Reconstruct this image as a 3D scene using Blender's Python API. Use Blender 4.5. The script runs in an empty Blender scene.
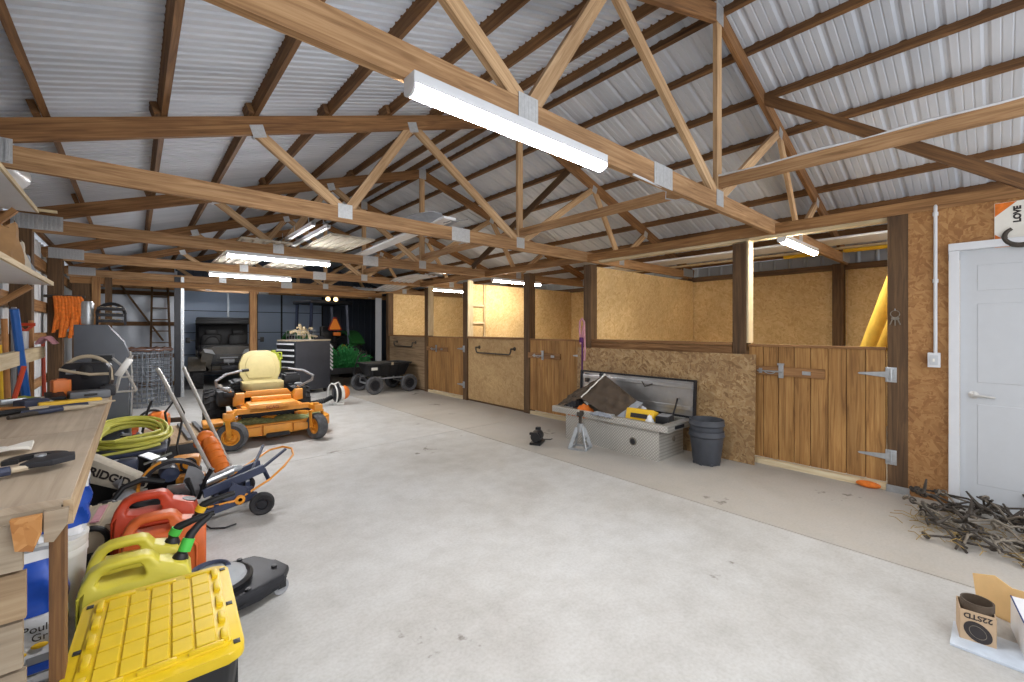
import bpy, bmesh, math, random
from mathutils import Vector as V, Matrix as M
random.seed(7)
COL = bpy.context.scene.collection
PI = math.pi
def R(d): return math.radians(d)

# ---------------------------------------------------------------- mesh builder
class B:
    """Collects shapes in a bmesh; build() links them as one mesh object."""
    def __init__(s, m=None):
        s.bm = bmesh.new(); s.uv = s.bm.loops.layers.uv.new('UVMap'); s.m = m or M()
    def _v(s, p): return s.bm.verts.new(s.m @ V(p))
    def box(s, c, size, rot=None, bev=0, seg=2):
        mt = M.Translation(V(c)) @ ((rot.to_4x4() if rot else M()))
        sx, sy, sz = [q / 2 for q in size]
        loc = [(x, y, z) for x in (-sx, sx) for y in (-sy, sy) for z in (-sz, sz)]
        vs = [s._v(mt @ V(p)) for p in loc]
        L = max(range(3), key=lambda i: size[i]); o = [i for i in range(3) if i != L]
        ru, rv = random.random() * 9, random.random() * 9
        fs = []
        for q in ((0, 1, 3, 2), (4, 6, 7, 5), (0, 4, 5, 1), (2, 3, 7, 6), (0, 2, 6, 4), (1, 5, 7, 3)):
            f = s.bm.faces.new([vs[i] for i in q]); fs.append(f)
            for lp, i in zip(f.loops, q):
                p = loc[i]; lp[s.uv].uv = (p[L] + ru, p[o[0]] + p[o[1]] + rv)
        if bev:
            es = list({e for f in fs for e in f.edges})
            bmesh.ops.bevel(s.bm, geom=es, offset=bev, segments=seg, profile=.6, affect='EDGES')
        return s
    def beam(s, a, b, w, h, up=(0, 0, 1), bev=0):
        a, b = V(a), V(b); x = (b - a); L = x.length; x.normalize()
        y = V(up).cross(x)
        if y.length < 1e-4: y = V((0, 1, 0)).cross(x)
        y.normalize(); z = x.cross(y)
        rot = M((x, y, z)).transposed()
        return s.box((a + b) / 2, (L, w, h), rot, bev)
    def tube(s, pts, r, n=8, closed=False, caps=True):
        pts = [V(p) for p in pts]; k = len(pts)
        rr = r if isinstance(r, (list, tuple)) else [r] * k
        tan = []
        for i in range(k):
            if closed: t = pts[(i + 1) % k] - pts[i - 1]
            else: t = pts[min(i + 1, k - 1)] - pts[max(i - 1, 0)]
            tan.append(t.normalized() if t.length > 1e-9 else V((0, 0, 1)))
        u = tan[0].orthogonal().normalized(); rings = []
        for i in range(k):
            u = (u - tan[i] * u.dot(tan[i]))
            u = u.normalized() if u.length > 1e-6 else tan[i].orthogonal().normalized()
            w = tan[i].cross(u)
            rings.append([s._v(pts[i] + (u * math.cos(2 * PI * j / n) + w * math.sin(2 * PI * j / n)) * rr[i]) for j in range(n)])
        acc = 0
        for i in range(k if closed else k - 1):
            A, Bq = rings[i], rings[(i + 1) % k]; d = (pts[(i + 1) % k] - pts[i]).length
            for j in range(n):
                try:
                    f = s.bm.faces.new((A[j], A[(j + 1) % n], Bq[(j + 1) % n], Bq[j]))
                    for lp, q in zip(f.loops, ((acc, j), (acc, j + 1), (acc + d, j + 1), (acc + d, j))): lp[s.uv].uv = (q[0], q[1] * .02)
                except ValueError: pass
            acc += d
        if caps and not closed:
            for q in (rings[0][::-1], rings[-1]):
                try: s.bm.faces.new(q)
                except ValueError: pass
        return s
    def lathe(s, prof, c=(0, 0, 0), axis=(0, 0, 1), n=24, cap=True, sq=(1, 1)):
        ax = V(axis).normalized(); u = ax.orthogonal().normalized(); w = ax.cross(u); c = V(c)
        if abs(ax.z) > .999: u, w = V((1, 0, 0)), V((0, 1, 0)) * (1 if ax.z > 0 else -1)
        rings = [[s._v(c + ax * h + (u * math.cos(2 * PI * j / n) * sq[0] + w * math.sin(2 * PI * j / n) * sq[1]) * r) for j in range(n)] for r, h in prof]
        for A, Bq in zip(rings, rings[1:]):
            for j in range(n): s.bm.faces.new((A[j], A[(j + 1) % n], Bq[(j + 1) % n], Bq[j]))
        if cap:
            for q, r in ((rings[0][::-1], prof[0][0]), (rings[-1], prof[-1][0])):
                if r > 1e-4: s.bm.faces.new(q)
        return s
    def torus(s, c, axis, Rr, r, n=28, k=8, sq=(1, 1)):
        prof = [(Rr + r * math.cos(2 * PI * i / k), r * math.sin(2 * PI * i / k)) for i in range(k + 1)]
        return s.lathe(prof, c, axis, n, False, sq)
    def prism(s, poly, depth, mt=M(), bev=0):
        """polygon in local XY extruded along local +Z by depth, placed by mt"""
        a = [s._v(mt @ V((x, y, 0))) for x, y in poly]; b = [s._v(mt @ V((x, y, depth))) for x, y in poly]
        n = len(poly); fs = [s.bm.faces.new(a[::-1]), s.bm.faces.new(b)]
        for i in range(n): fs.append(s.bm.faces.new((a[i], a[(i + 1) % n], b[(i + 1) % n], b[i])))
        ru = random.random() * 5
        for f in fs[:2]:
            for lp, (x, y) in zip(f.loops, poly[::-1] if f is fs[0] else poly): lp[s.uv].uv = (x + ru, y)
        if bev:
            bmesh.ops.bevel(s.bm, geom=list(set(fs[0].edges) | set(fs[1].edges)), offset=bev, segments=2, profile=.6, affect='EDGES')
        return s
    def grid(s, nx, ny, fn, thick=0):
        g = [[s._v(fn(i / nx, j / ny)) for j in range(ny + 1)] for i in range(nx + 1)]
        fs = []
        for i in range(nx):
            for j in range(ny):
                f = s.bm.faces.new((g[i][j], g[i + 1][j], g[i + 1][j + 1], g[i][j + 1])); fs.append(f)
                for lp, q in zip(f.loops, ((i, j), (i + 1, j), (i + 1, j + 1), (i, j + 1))): lp[s.uv].uv = (q[0] / nx, q[1] / ny)
        if thick:
            bmesh.ops.recalc_face_normals(s.bm, faces=fs)
            bmesh.ops.solidify(s.bm, geom=fs, thickness=thick)
        return s
    def ball(s, c, r, n=14, k=9):
        rx, ry, rz = r if isinstance(r, (list, tuple)) else (r, r, r)
        rings = [[s._v(V(c) + V((rx * math.sin(PI * i / k) * math.cos(2 * PI * j / n), ry * math.sin(PI * i / k) * math.sin(2 * PI * j / n), rz * math.cos(PI * i / k)))) for j in range(n)] for i in range(1, k)]
        t, b = s._v(V(c) + V((0, 0, rz))), s._v(V(c) - V((0, 0, rz)))
        for A, Bq in zip(rings, rings[1:]):
            for j in range(n): s.bm.faces.new((A[j], A[(j + 1) % n], Bq[(j + 1) % n], Bq[j]))
        for j in range(n):
            s.bm.faces.new((t, rings[0][(j + 1) % n], rings[0][j])); s.bm.faces.new((b, rings[-1][j], rings[-1][(j + 1) % n]))
        return s
    def build(s, name, mat, parent=None, smooth=True, label=None, kind=None):
        bmesh.ops.recalc_face_normals(s.bm, faces=s.bm.faces)
        me = bpy.data.meshes.new(name); s.bm.to_mesh(me); s.bm.free()
        for m_ in (mat if isinstance(mat, (list, tuple)) else [mat]): me.materials.append(m_)
        if smooth:
            me.shade_smooth(); me.set_sharp_from_angle(angle=R(32))
        o = bpy.data.objects.new(name, me); COL.objects.link(o)
        if parent: o.parent = parent
        if label: o['label'] = label
        if kind: o['kind'] = kind
        return o

def tag(o, label, cat, group=None, kind=None):
    o['label'] = label; o['category'] = cat
    if group: o['group'] = group
    if kind: o['kind'] = kind
    return o
def thing(name, label, cat, loc=(0, 0, 0), rz=0, group=None, rot=None):
    o = bpy.data.objects.new(name, None); COL.objects.link(o); o.empty_display_size = .1
    o.location = loc; o.rotation_euler = rot or (0, 0, R(rz))
    return tag(o, label, cat, group)
def struct(o): o['kind'] = 'structure'; return o
def dup(root, loc, rz=None, label=None):
    r = root.copy(); COL.objects.link(r); r.location = loc
    if rz is not None: r.rotation_euler = (0, 0, R(rz))
    if label: r['label'] = label
    for ch in list(root.children):
        c = ch.copy(); COL.objects.link(c); c.parent = r
        for g in list(ch.children):
            d = g.copy(); COL.objects.link(d); d.parent = c
    return r
def text(s, size, mt, mat, parent, name='lettering', ext=.0006, align='CENTER', shear=0, bold=0):
    cu = bpy.data.curves.new(name, 'FONT'); cu.body = s; cu.size = size; cu.extrude = ext; cu.align_x = align; cu.align_y = 'CENTER'; cu.shear = shear; cu.offset = bold
    cu.materials.append(mat)
    tmp = bpy.data.objects.new(name, cu); COL.objects.link(tmp); bpy.context.view_layer.update()
    me = bpy.data.meshes.new_from_object(tmp.evaluated_get(bpy.context.evaluated_depsgraph_get()))
    bpy.data.objects.remove(tmp); bpy.data.curves.remove(cu)
    if not me.materials: me.materials.append(mat)
    o = bpy.data.objects.new(name, me); COL.objects.link(o)
    if parent: o.parent = parent
    o.matrix_local = mt
    return o
def arc(c, r, a0, a1, n, pl='xy', sq=(1, 1)):
    out = []
    for i in range(n + 1):
        a = R(a0 + (a1 - a0) * i / n); p, q = r * math.cos(a) * sq[0], r * math.sin(a) * sq[1]
        d = {'xy': (p, q, 0), 'xz': (p, 0, q), 'yz': (0, p, q)}[pl]
        out.append((c[0] + d[0], c[1] + d[1], c[2] + d[2]))
    return out
def rrect(w, h, r, n=4, x0=0, y0=0):
    o = []
    for cx, cy, a in ((w / 2 - r, h / 2 - r, 0), (-w / 2 + r, h / 2 - r, 90), (-w / 2 + r, -h / 2 + r, 180), (w / 2 - r, -h / 2 + r, 270)):
        for i in range(n + 1):
            t = R(a + 90 * i / n); o.append((x0 + cx + r * math.cos(t), y0 + cy + r * math.sin(t)))
    return o
XZ = M.Rotation(R(90), 4, 'X')      # local XY polygon -> world XZ, extruded along -Y
YZ = M.Rotation(R(90), 4, 'Z') @ M.Rotation(R(90), 4, 'X')   # local XY polygon -> YZ, extruded along +X

# ---------------------------------------------------------------- materials
def lin(c):
    def f(v):
        v /= 255.0
        return v / 12.92 if v <= .04045 else ((v + .055) / 1.055) ** 2.4
    return (f(c[0]), f(c[1]), f(c[2]), 1)
class NT:
    def __init__(s, name):
        s.mat = bpy.data.materials.new(name); s.mat.use_nodes = True
        s.t = s.mat.node_tree; s.b = s.t.nodes['Principled BSDF']
    def n(s, typ, **k):
        nd = s.t.nodes.new(typ)
        for a, v in k.items():
            if a.startswith('i_'):
                key = a[2:].replace('_', ' ')
                nd.inputs[int(key) if key.isdigit() else key].default_value = v
            else: setattr(nd, a, v)
        return nd
    def l(s, a, b): s.t.links.new(a, b)
    def ramp(s, fac, stops):
        r = s.n('ShaderNodeValToRGB'); e = r.color_ramp.elements
        while len(e) < len(stops): e.new(.5)
        for el, (p, c) in zip(e, stops): el.position = p; el.color = c if len(c) == 4 else lin(c)
        s.l(fac, r.inputs[0]); return r.outputs[0]
    def mix(s, a, b, f, typ='MIX'):
        m = s.n('ShaderNodeMix', data_type='RGBA', blend_type=typ)
        for sk, val in ((m.inputs[6], a), (m.inputs[7], b), (m.inputs[0], f)):
            if hasattr(val, 'node'): s.l(val, sk)
            else: sk.default_value = val
        return m.outputs[2]
    def coord(s, kind='Object', scale=(1, 1, 1), rot=(0, 0, 0)):
        c = s.n('ShaderNodeTexCoord'); mp = s.n('ShaderNodeMapping')
        mp.inputs['Scale'].default_value = scale; mp.inputs['Rotation'].default_value = rot
        s.l(c.outputs[kind], mp.inputs[0]); return mp.outputs[0]
    def noise(s, vec, scale, detail=4, rough=.55, dist=0, out=0):
        nd = s.n('ShaderNodeTexNoise'); nd.inputs['Scale'].default_value = scale; nd.inputs['Detail'].default_value = detail
        nd.inputs['Roughness'].default_value = rough; nd.inputs['Distortion'].default_value = dist
        s.l(vec, nd.inputs['Vector']); return nd.outputs[out]
    def bump(s, h, strength=.3, dist=.01):
        b = s.n('ShaderNodeBump'); b.inputs['Strength'].default_value = strength; b.inputs['Distance'].default_value = dist
        s.l(h, b.inputs['Height']); s.l(b.outputs[0], s.b.inputs['Normal'])
    def done(s, col=None, rough=.6, metal=0):
        if col is not None:
            if hasattr(col, 'node'): s.l(col, s.b.inputs['Base Color'])
            else: s.b.inputs['Base Color'].default_value = col
        if hasattr(rough, 'node'): s.l(rough, s.b.inputs['Roughness'])
        else: s.b.inputs['Roughness'].default_value = rough
        s.b.inputs['Metallic'].default_value = metal
        return s.mat
def plain(name, c, rough=.5, metal=0, var=.12, scale=14, bump=0):
    t = NT(name); v = t.coord(); n = t.noise(v, scale, 4)
    base = lin(c); lo = tuple(q * (1 - var) for q in base[:3]) + (1,); hi = tuple(min(1, q * (1 + var)) for q in base[:3]) + (1,)
    col = t.ramp(n, [(.3, lo), (.7, hi)])
    if bump: t.bump(t.noise(v, scale * 6, 3), bump, .004)
    return t.done(col, rough, metal)
def wood(name, dark, mid, light, rough=.75, knots=True, sc=1.0, dirt=0, ch=1):
    t = NT(name)
    v = t.coord('UV', (1.3 * sc, 26 * sc, 1))
    g = t.noise(v, 1.6, 6, .6, .9)
    col = t.ramp(g, [(.28, dark), (.5, mid), (.72, light)])
    big = t.noise(t.coord('UV', (.7, 2.2, 1)), 1.2, 3)
    col = t.mix(col, t.ramp(big, [(.3, (150, 140, 130)), (.7, (255, 255, 255))]), .55, 'MULTIPLY')
    if knots:
        vo = t.n('ShaderNodeTexVoronoi'); vo.inputs['Scale'].default_value = 1.0
        t.l(t.coord('UV', (2.0, 7, 1)), vo.inputs['Vector'])
        k = t.ramp(vo.outputs[0], [(.05, (0, 0, 0)), (.11, (255, 255, 255))])
        col = t.mix(t.mix(col, lin(dark), .75), col, k)
    if dirt:
        dn = t.noise(t.coord('Object'), 3.2, 5)
        col = t.mix(col, lin((120, 112, 100)), t.ramp(dn, [(.45, (0, 0, 0)), (.75, tuple([int(255 * dirt)] * 3))]))
    t.bump(g, .18, .004)
    return t.done(col, rough)
def osb(name, tones, sc=1.0, dirty=None):
    t = NT(name); cols = []
    for rot, s1, s2 in ((0.3, 12, 40), (1.5, 13, 44), (2.5, 11, 38)):
        vo = t.n('ShaderNodeTexVoronoi', feature='F1'); vo.inputs['Scale'].default_value = sc
        mp = t.coord('UV', (s1, s2, 1), (0, 0, 0)); rt = t.n('ShaderNodeVectorRotate'); rt.rotation_type = 'Z_AXIS'; rt.inputs['Angle'].default_value = rot
        c = t.n('ShaderNodeTexCoord'); t.l(c.outputs['UV'], rt.inputs[0])
        mp2 = t.n('ShaderNodeMapping'); mp2.inputs['Scale'].default_value = (s1, s2, 1); t.l(rt.outputs[0], mp2.inputs[0])
        t.l(mp2.outputs[0], vo.inputs['Vector'])
        sp = t.n('ShaderNodeSeparateColor'); t.l(vo.outputs['Color'], sp.inputs[0]); cols.append(sp.outputs[0])
    sel = t.noise(t.coord('UV'), 16, 2)
    a = t.mix(cols[0], cols[1], t.ramp(sel, [(.47, (0, 0, 0)), (.5, (255, 255, 255))]))
    a = t.mix(a, cols[2], t.ramp(t.noise(t.coord('UV', (1, 1, 1), (0, 0, 1)), 12, 2), [(.5, (0, 0, 0)), (.53, (255, 255, 255))]))
    n = len(tones); col = t.ramp(a, [(i / (n - 1), c) for i, c in enumerate(tones)])
    big = t.noise(t.coord('Object'), .9, 3)
    col = t.mix(col, t.ramp(big, [(.3, (190, 180, 170)), (.7, (255, 255, 255))]), .6, 'MULTIPLY')
    if dirty:
        dn = t.noise(t.coord('Object', (1, 1, 1.4)), 2.6, 6, .65)
        col = t.mix(col, lin(dirty), t.ramp(dn, [(.42, (0, 0, 0)), (.66, (200, 200, 200))]))
    t.bump(a, .12, .003)
    return t.done(col, .7)
def emis(name, c, strength):
    t = NT(name); t.b.inputs['Emission Color'].default_value = lin(c); t.b.inputs['Emission Strength'].default_value = strength
    return t.done(lin(c), .5)

K = {}
K['truss'] = wood('truss_pine', (136, 100, 64), (180, 140, 98), (208, 170, 126))
K['chord_brown'] = wood('chord_brown', (100, 68, 38), (142, 100, 60), (170, 128, 82))
K['truss_web'] = wood('web_pine', (156, 122, 86), (200, 164, 122), (224, 194, 156))
K['purlin'] = wood('purlin_brown', (84, 56, 32), (122, 86, 50), (150, 110, 68))
K['post'] = wood('post_treated', (70, 50, 32), (100, 74, 48), (124, 96, 64), sc=.8)
K['plate'] = wood('plate_board', (122, 84, 48), (164, 120, 74), (194, 150, 100))
K['door_board'] = wood('stall_board', (128, 88, 46), (174, 128, 72), (198, 154, 94), sc=.9)
K['cap'] = wood('cap_board', (112, 78, 44), (150, 108, 66), (180, 138, 92), knots=False)
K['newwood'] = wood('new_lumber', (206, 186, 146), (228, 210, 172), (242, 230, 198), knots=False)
K['bench_top'] = wood('bench_plywood', (186, 168, 146), (204, 187, 164), (214, 199, 178), sc=.5, knots=False, dirt=.5)
K['weathered'] = wood('weathered_board', (150, 136, 116), (178, 162, 140), (198, 184, 162), sc=.6, dirt=.5)
K['weathered2'] = wood('weathered_tan', (160, 134, 102), (190, 164, 130), (208, 186, 152), sc=.6, dirt=.3)

K['plywood_grey'] = wood('stall_plywood_worn', (128, 104, 76), (164, 138, 106), (184, 158, 126), sc=.6, dirt=.4)
G5 = [(210, 174, 118), (222, 190, 134), (228, 198, 144), (236, 208, 158), (216, 180, 122)]
K['osb'] = osb('osb_golden', G5)
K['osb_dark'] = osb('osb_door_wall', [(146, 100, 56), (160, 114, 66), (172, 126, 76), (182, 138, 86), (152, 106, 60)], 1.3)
K['plywood'] = osb('stall_plywood', [(180, 146, 98), (190, 156, 108), (196, 164, 116), (204, 172, 124), (184, 150, 102)], .7)
K['osb_old'] = osb('osb_weathered', [(136, 104, 68), (170, 136, 92), (188, 156, 110), (200, 172, 128), (150, 116, 76)], dirty=(122, 92, 62))
K['osb_bit'] = osb('osb_offcut', [(160, 104, 52), (190, 132, 72), (204, 150, 92)])
K['silver'] = plain('galvanised', (178, 182, 186), .38, .75, .1, 40)
K['plate_metal'] = plain('gusset_steel', (190, 192, 194), .45, .55, .1, 60)
K['chrome'] = plain('chrome_tube', (206, 204, 200), .35, .45, .05)
K['alu'] = plain('aluminium', (200, 202, 204), .3, .85, .06)
K['white'] = plain('white_paint', (214, 217, 222), .45, 0, .02)
K['door_white'] = plain('door_white', (194, 198, 203), .4, 0, .015)
K['shelf_white'] = plain('shelf_white', (226, 228, 232), .5, 0, .03)
K['black'] = plain('black_plastic', (26, 27, 30), .45, 0, .2)
K['rubber'] = plain('rubber', (42, 42, 44), .8, 0, .25, 30, .3)
K['tyre_dusty'] = plain('tyre_dusty', (84, 85, 88), .85, 0, .3, 20, .3)
K['dark'] = plain('dark_steel', (44, 45, 50), .5, .4, .2)
K['grey'] = plain('grey_paint', (104, 108, 114), .5, .2, .08)
K['cabgrey'] = plain('cabinet_grey', (92, 97, 106), .5, .2, .08, 6)
K['chest'] = plain('chest_charcoal', (66, 68, 76), .5, .3, .08, 6)
K['midgrey'] = plain('mid_grey', (140, 142, 146), .5, 0, .1)
K['orange'] = plain('mower_orange', (228, 152, 50), .4, 0, .08)
K['orange2'] = plain('safety_orange', (228, 122, 44), .45, 0, .08)
K['rope_orange'] = plain('orange_strap', (224, 120, 40), .8, 0, .2, 30)
K['red'] = plain('gas_red', (190, 66, 36), .42, 0, .1)
K['redor'] = plain('gas_orange', (212, 104, 52), .42, 0, .1)
K['yellow'] = plain('tote_yellow', (218, 186, 26), .42, 0, .05)
K['canyellow'] = plain('can_yellow', (214, 202, 70), .42, 0, .05)
K['hose'] = plain('hose_yellow', (200, 198, 88), .5, 0, .1)
K['cream'] = plain('seat_cream', (188, 174, 122), .55, 0, .06)
K['fluo'] = plain('fluorescent_orange', (255, 146, 40), .5, 0, .03)
K['blue'] = plain('blue_paint', (34, 92, 168), .4, 0, .1)
K['navy'] = plain('tool_navy', (54, 62, 86), .45, 0, .12)
K['green'] = plain('tractor_green', (42, 104, 48), .45, 0, .12)
K['lime'] = plain('lime_plastic', (172, 184, 62), .5, 0, .1)
K['capgreen'] = plain('collar_green', (80, 200, 80), .5, 0, .06)
K['capyellow'] = plain('collar_yellow', (236, 190, 40), .5, 0, .06)
K['tan'] = plain('tan_plastic', (186, 172, 148), .55, 0, .08)
K['beige'] = plain('beige_cloth', (196, 188, 172), .85, 0, .08, 30, .2)
K['brown'] = plain('brown_canvas', (84, 71, 58), .75, 0, .2, 9, .3)
K['greycloth'] = plain('grey_cloth', (150, 156, 166), .85, 0, .12)
K['blackcloth'] = plain('black_cloth', (36, 36, 40), .8, 0, .2)
K['camo'] = plain('camo_body', (64, 58, 48), .5, 0, .35, 8)
K['rust'] = plain('rust', (98, 72, 60), .85, .1, .3, 30)
K['iron'] = plain('old_iron', (78, 72, 66), .7, .5, .3, 26, .4)
K['iron2'] = plain('old_iron_pale', (132, 124, 112), .7, .4, .25, 26, .4)
K['hay'] = plain('hay', (150, 126, 74), .9, 0, .3, 30)
K['clip'] = plain('grass_clippings', (128, 138, 92), .95, 0, .4, 30, .6)
K['cardboard'] = plain('cardboard', (190, 164, 134), .8, 0, .05)
K['cardtan'] = plain('cardboard_plain', (222, 184, 128), .8, 0, .05)
K['ink'] = plain('ink', (50, 44, 44), .7, 0, .1)
K['redink'] = plain('red_ink', (150, 44, 26), .6, 0, .1)
K['blueink'] = plain('blue_ink', (28, 52, 110), .6, 0, .1)
K['bagblue'] = plain('bag_blue', (34, 78, 178), .3, 0, .1)
K['bagwhite'] = plain('bag_white', (228, 230, 234), .3, 0, .04)
K['bucket'] = plain('bucket_white', (226, 226, 222), .4, 0, .03)
K['paper'] = plain('paper', (232, 230, 222), .8, 0, .03)
K['glass'] = plain('dome_clear', (170, 174, 178), .15, 0, .08)
K['leather'] = plain('rope_pink', (206, 150, 160), .8, 0, .15)
K['purple'] = plain('rope_purple', (84, 34, 92), .8, 0, .15)
K['woodhandle'] = plain('tool_handle', (176, 122, 70), .6, 0, .15)
K['brownbag'] = plain('kraft', (160, 124, 84), .85, 0, .15, 12)
K['tube_yellow'] = plain('tube_yellow', (226, 190, 84), .5, 0, .08)
K['leaf'] = plain('leaf_green', (44, 128, 66), .7, 0, .3, 30)
K['led'] = emis('led_tube', (252, 251, 252), 125)
K['led_stall'] = emis('led_tube_stall', (255, 244, 226), 90)
K['led_bay'] = emis('led_tube_bay', (236, 244, 255), 24)
K['beacon'] = emis('beacon_lamp', (255, 214, 150), 3)
K['wire'] = plain('fence_wire', (120, 126, 134), .5, .5, .15)
K['pot'] = plain('pot_plastic', (62, 66, 74), .5, 0, .15)
K['dgreen'] = plain('screen', (20, 22, 26), .2)
K['insul'] = plain('insulation_film', (196, 204, 216), .35, .05, .08, 3)
K['doorblue'] = plain('overhead_door_steel', (164, 180, 202), .45, .1, .05, 2)
# ================================================================ shell
XL, XS, XB, XR = -.94, 4.96, 8.2, 3.63          # inner faces: workbench wall, stall front, stall rear; ridge
Y0, Y1 = -1.1, 15.9
def roof_z(x): return 2.897 + .333 * (x if x <= XR else 2 * XR - x)   # top of the rafters' line

t = NT('concrete'); v = t.coord()
a = t.noise(v, .9, 6, .6, .3); b_ = t.noise(v, 5, 6, .7); c_ = t.noise(v, 60, 3)
col = t.ramp(a, [(.3, (178, 176, 172)), (.5, (192, 192, 190)), (.72, (200, 201, 201))])
col = t.mix(col, t.ramp(b_, [(.3, (205, 202, 197)), (.6, (255, 255, 255))]), .4, 'MULTIPLY')
col = t.mix(col, t.ramp(c_, [(.25, (225, 222, 218)), (.6, (255, 255, 255))]), .5, 'MULTIPLY')
st = t.noise(t.coord('Object', (1, .55, 1)), 1.7, 7, .72, .5)
col = t.mix(col, lin((132, 122, 108)), t.ramp(st, [(.60, (0, 0, 0)), (.74, (120, 120, 120))]))
sep = t.n('ShaderNodeSeparateXYZ'); t.l(t.coord(), sep.inputs[0])
worn = t.n('ShaderNodeMapRange'); worn.inputs[1].default_value = 3.43; worn.inputs[2].default_value = 3.47; t.l(sep.outputs[0], worn.inputs[0])
wm = t.n('ShaderNodeMath', operation='MULTIPLY'); t.l(worn.outputs[0], wm.inputs[0]); t.l(t.ramp(b_, [(.2, (110, 110, 110)), (.8, (190, 190, 190))]), wm.inputs[1])
col = t.mix(col, lin((158, 142, 120)), wm.outputs[0])
sp_ = t.n('ShaderNodeTexVoronoi'); sp_.inputs['Scale'].default_value = 1.15; t.l(t.coord('Object', (1, 1, 1), (0, 0, .4)), sp_.inputs['Vector'])
spn = t.n('ShaderNodeMath', operation='ADD'); t.l(sp_.outputs[0], spn.inputs[0]); t.l(t.noise(v, 9, 4), spn.inputs[1])
col = t.mix(lin((118, 112, 104)), col, t.ramp(spn.outputs[0], [(.50, (90, 90, 90)), (.58, (255, 255, 255))]))
t.bump(c_, .08, .003)
K['concrete'] = t.done(col, .62)

f = B(); g = .011
xs = [XL - .06, 3.46, 8.4]; ys = [-3.2, .6, 5.02, 9.4, 16.1]
for i in range(2):
    for j in range(4):
        x0, x1, y0, y1 = xs[i], xs[i + 1], ys[j], ys[j + 1]
        if j == 0: y1 = ys[2]
        if j == 1: continue
        f.box(((x0 + x1) / 2, (y0 + y1) / 2, -.05), (x1 - x0 - g, y1 - y0 - g, .1))
f.box((3.7, 6.4, -.11), (9.6, 19.4, .08))
struct(f.build('floor', K['concrete'], smooth=False))

# corrugated roof sheets
t = NT('roof_steel'); v = t.coord()
n1 = t.noise(t.coord('Object', (.6, 3, .6)), 1.5, 5)
col = t.ramp(n1, [(.3, (180, 187, 198)), (.7, (202, 207, 216))])
K['roof'] = t.done(col, .6, .05)
def rib_profile(y0, y1, pitch, hgt):
    p = []; y = y0
    while y < y1:
        p += [(y, 0), (y + pitch * .3, 0), (y + pitch * .42, hgt), (y + pitch * .58, hgt), (y + pitch * .7, 0)]
        y += pitch
    return p
def roof(name, xa, xb, pitch, hgt, minor=False):
    pr = rib_profile(Y0, Y1 + .1, pitch, hgt) if pitch else []
    if minor:
        q = []; y = Y0
        while y < Y1 + .1:
            q += [(y, 0), (y + .02, hgt), (y + .04, hgt), (y + .06, 0), (y + .105, 0), (y + .113, .006), (y + .121, 0), (y + .17, 0), (y + .178, .006), (y + .186, 0)]
            y += .229
        pr = q
    b = B(); n = len(pr); za, zb = roof_z(xa) + .097, roof_z(xb) + .097
    va = [b._v((xa, y, za + h)) for y, h in pr]; vb = [b._v((xb, y, zb + h)) for y, h in pr]
    for i in range(n - 1): b.bm.faces.new((va[i], va[i + 1], vb[i + 1], vb[i]))
    o = b.build(name, K['roof'], smooth=False); struct(o); return o
roof('ceiling_left', -1.3, XR + .02, .0762, .019)
roof('ceiling_right', XR - .02, 8.6, 0, .019, True)

# outer siding: workbench side, back, stall side
t = NT('siding_white'); col = t.ramp(t.noise(t.coord(), 2, 4), [(.3, (205, 210, 216)), (.7, (225, 228, 232))]); K['siding'] = t.done(col, .45, .1)
def siding(name, axis, c, lo, hi, z0, z1, mat, pitch=.229, h=.018, sgn=1):
    b = B(); y = lo; pr = []
    while y < hi:
        pr += [(y, 0), (y + .02, h), (y + .04, h), (y + .06, 0), (min(y + pitch, hi), 0)]; y += pitch
    for (a0, h0), (a1, h1) in zip(pr, pr[1:]):
        if a1 <= a0: continue
        P = (lambda a, hh, z: (c + sgn * hh, a, z)) if axis == 'x' else (lambda a, hh, z: (a, c + sgn * hh, z))
        b.bm.faces.new([b._v(P(a0, h0, z0)), b._v(P(a1, h1, z0)), b._v(P(a1, h1, z1)), b._v(P(a0, h0, z1))])
    o = b.build(name, mat, smooth=False); return struct(o)
siding('wall_left', 'x', -1.0, Y0, Y1 + .1, 0, 2.62, K['siding'], sgn=1)
siding('wall_right', 'x', XB + .17, Y0, Y1 + .1, 0, 2.62, plain('siding_grey', (176, 182, 190), .4, .2, .06, 2), sgn=-1)
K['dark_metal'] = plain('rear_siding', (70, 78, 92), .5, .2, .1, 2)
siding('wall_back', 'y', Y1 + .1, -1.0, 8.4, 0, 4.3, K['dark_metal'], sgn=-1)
# insulation film over the back wall beside the overhead door
b = B(); b.grid(24, 24, lambda u, v: (-.95 + 1.72 * u, 13.88 + .012 * math.sin(u * 30) * math.sin(v * 9), 2.95 * v))
struct(b.build('wall_back_insulation', K['insul']))
b = B()
for z in (.05, .75, 1.55, 2.3, 2.9): b.box((-.1, 13.84, z), (1.7, .05, .1))
struct(b.build('trim_1', K['purlin']))
struct(B().box((.79, 14.9, 1.45), (.04, 2.0, 2.9)).build('wall_bay_return', K['insul'], smooth=False))
# girts on the workbench wall
b = B()
for z in (.06, .72, 1.32, 1.72, 2.28):
    b.box((-.955, 6.4, z), (.045, 14.8, .14 if z > 1.5 else .1))
struct(b.build('trim_2', K['plate']))

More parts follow.
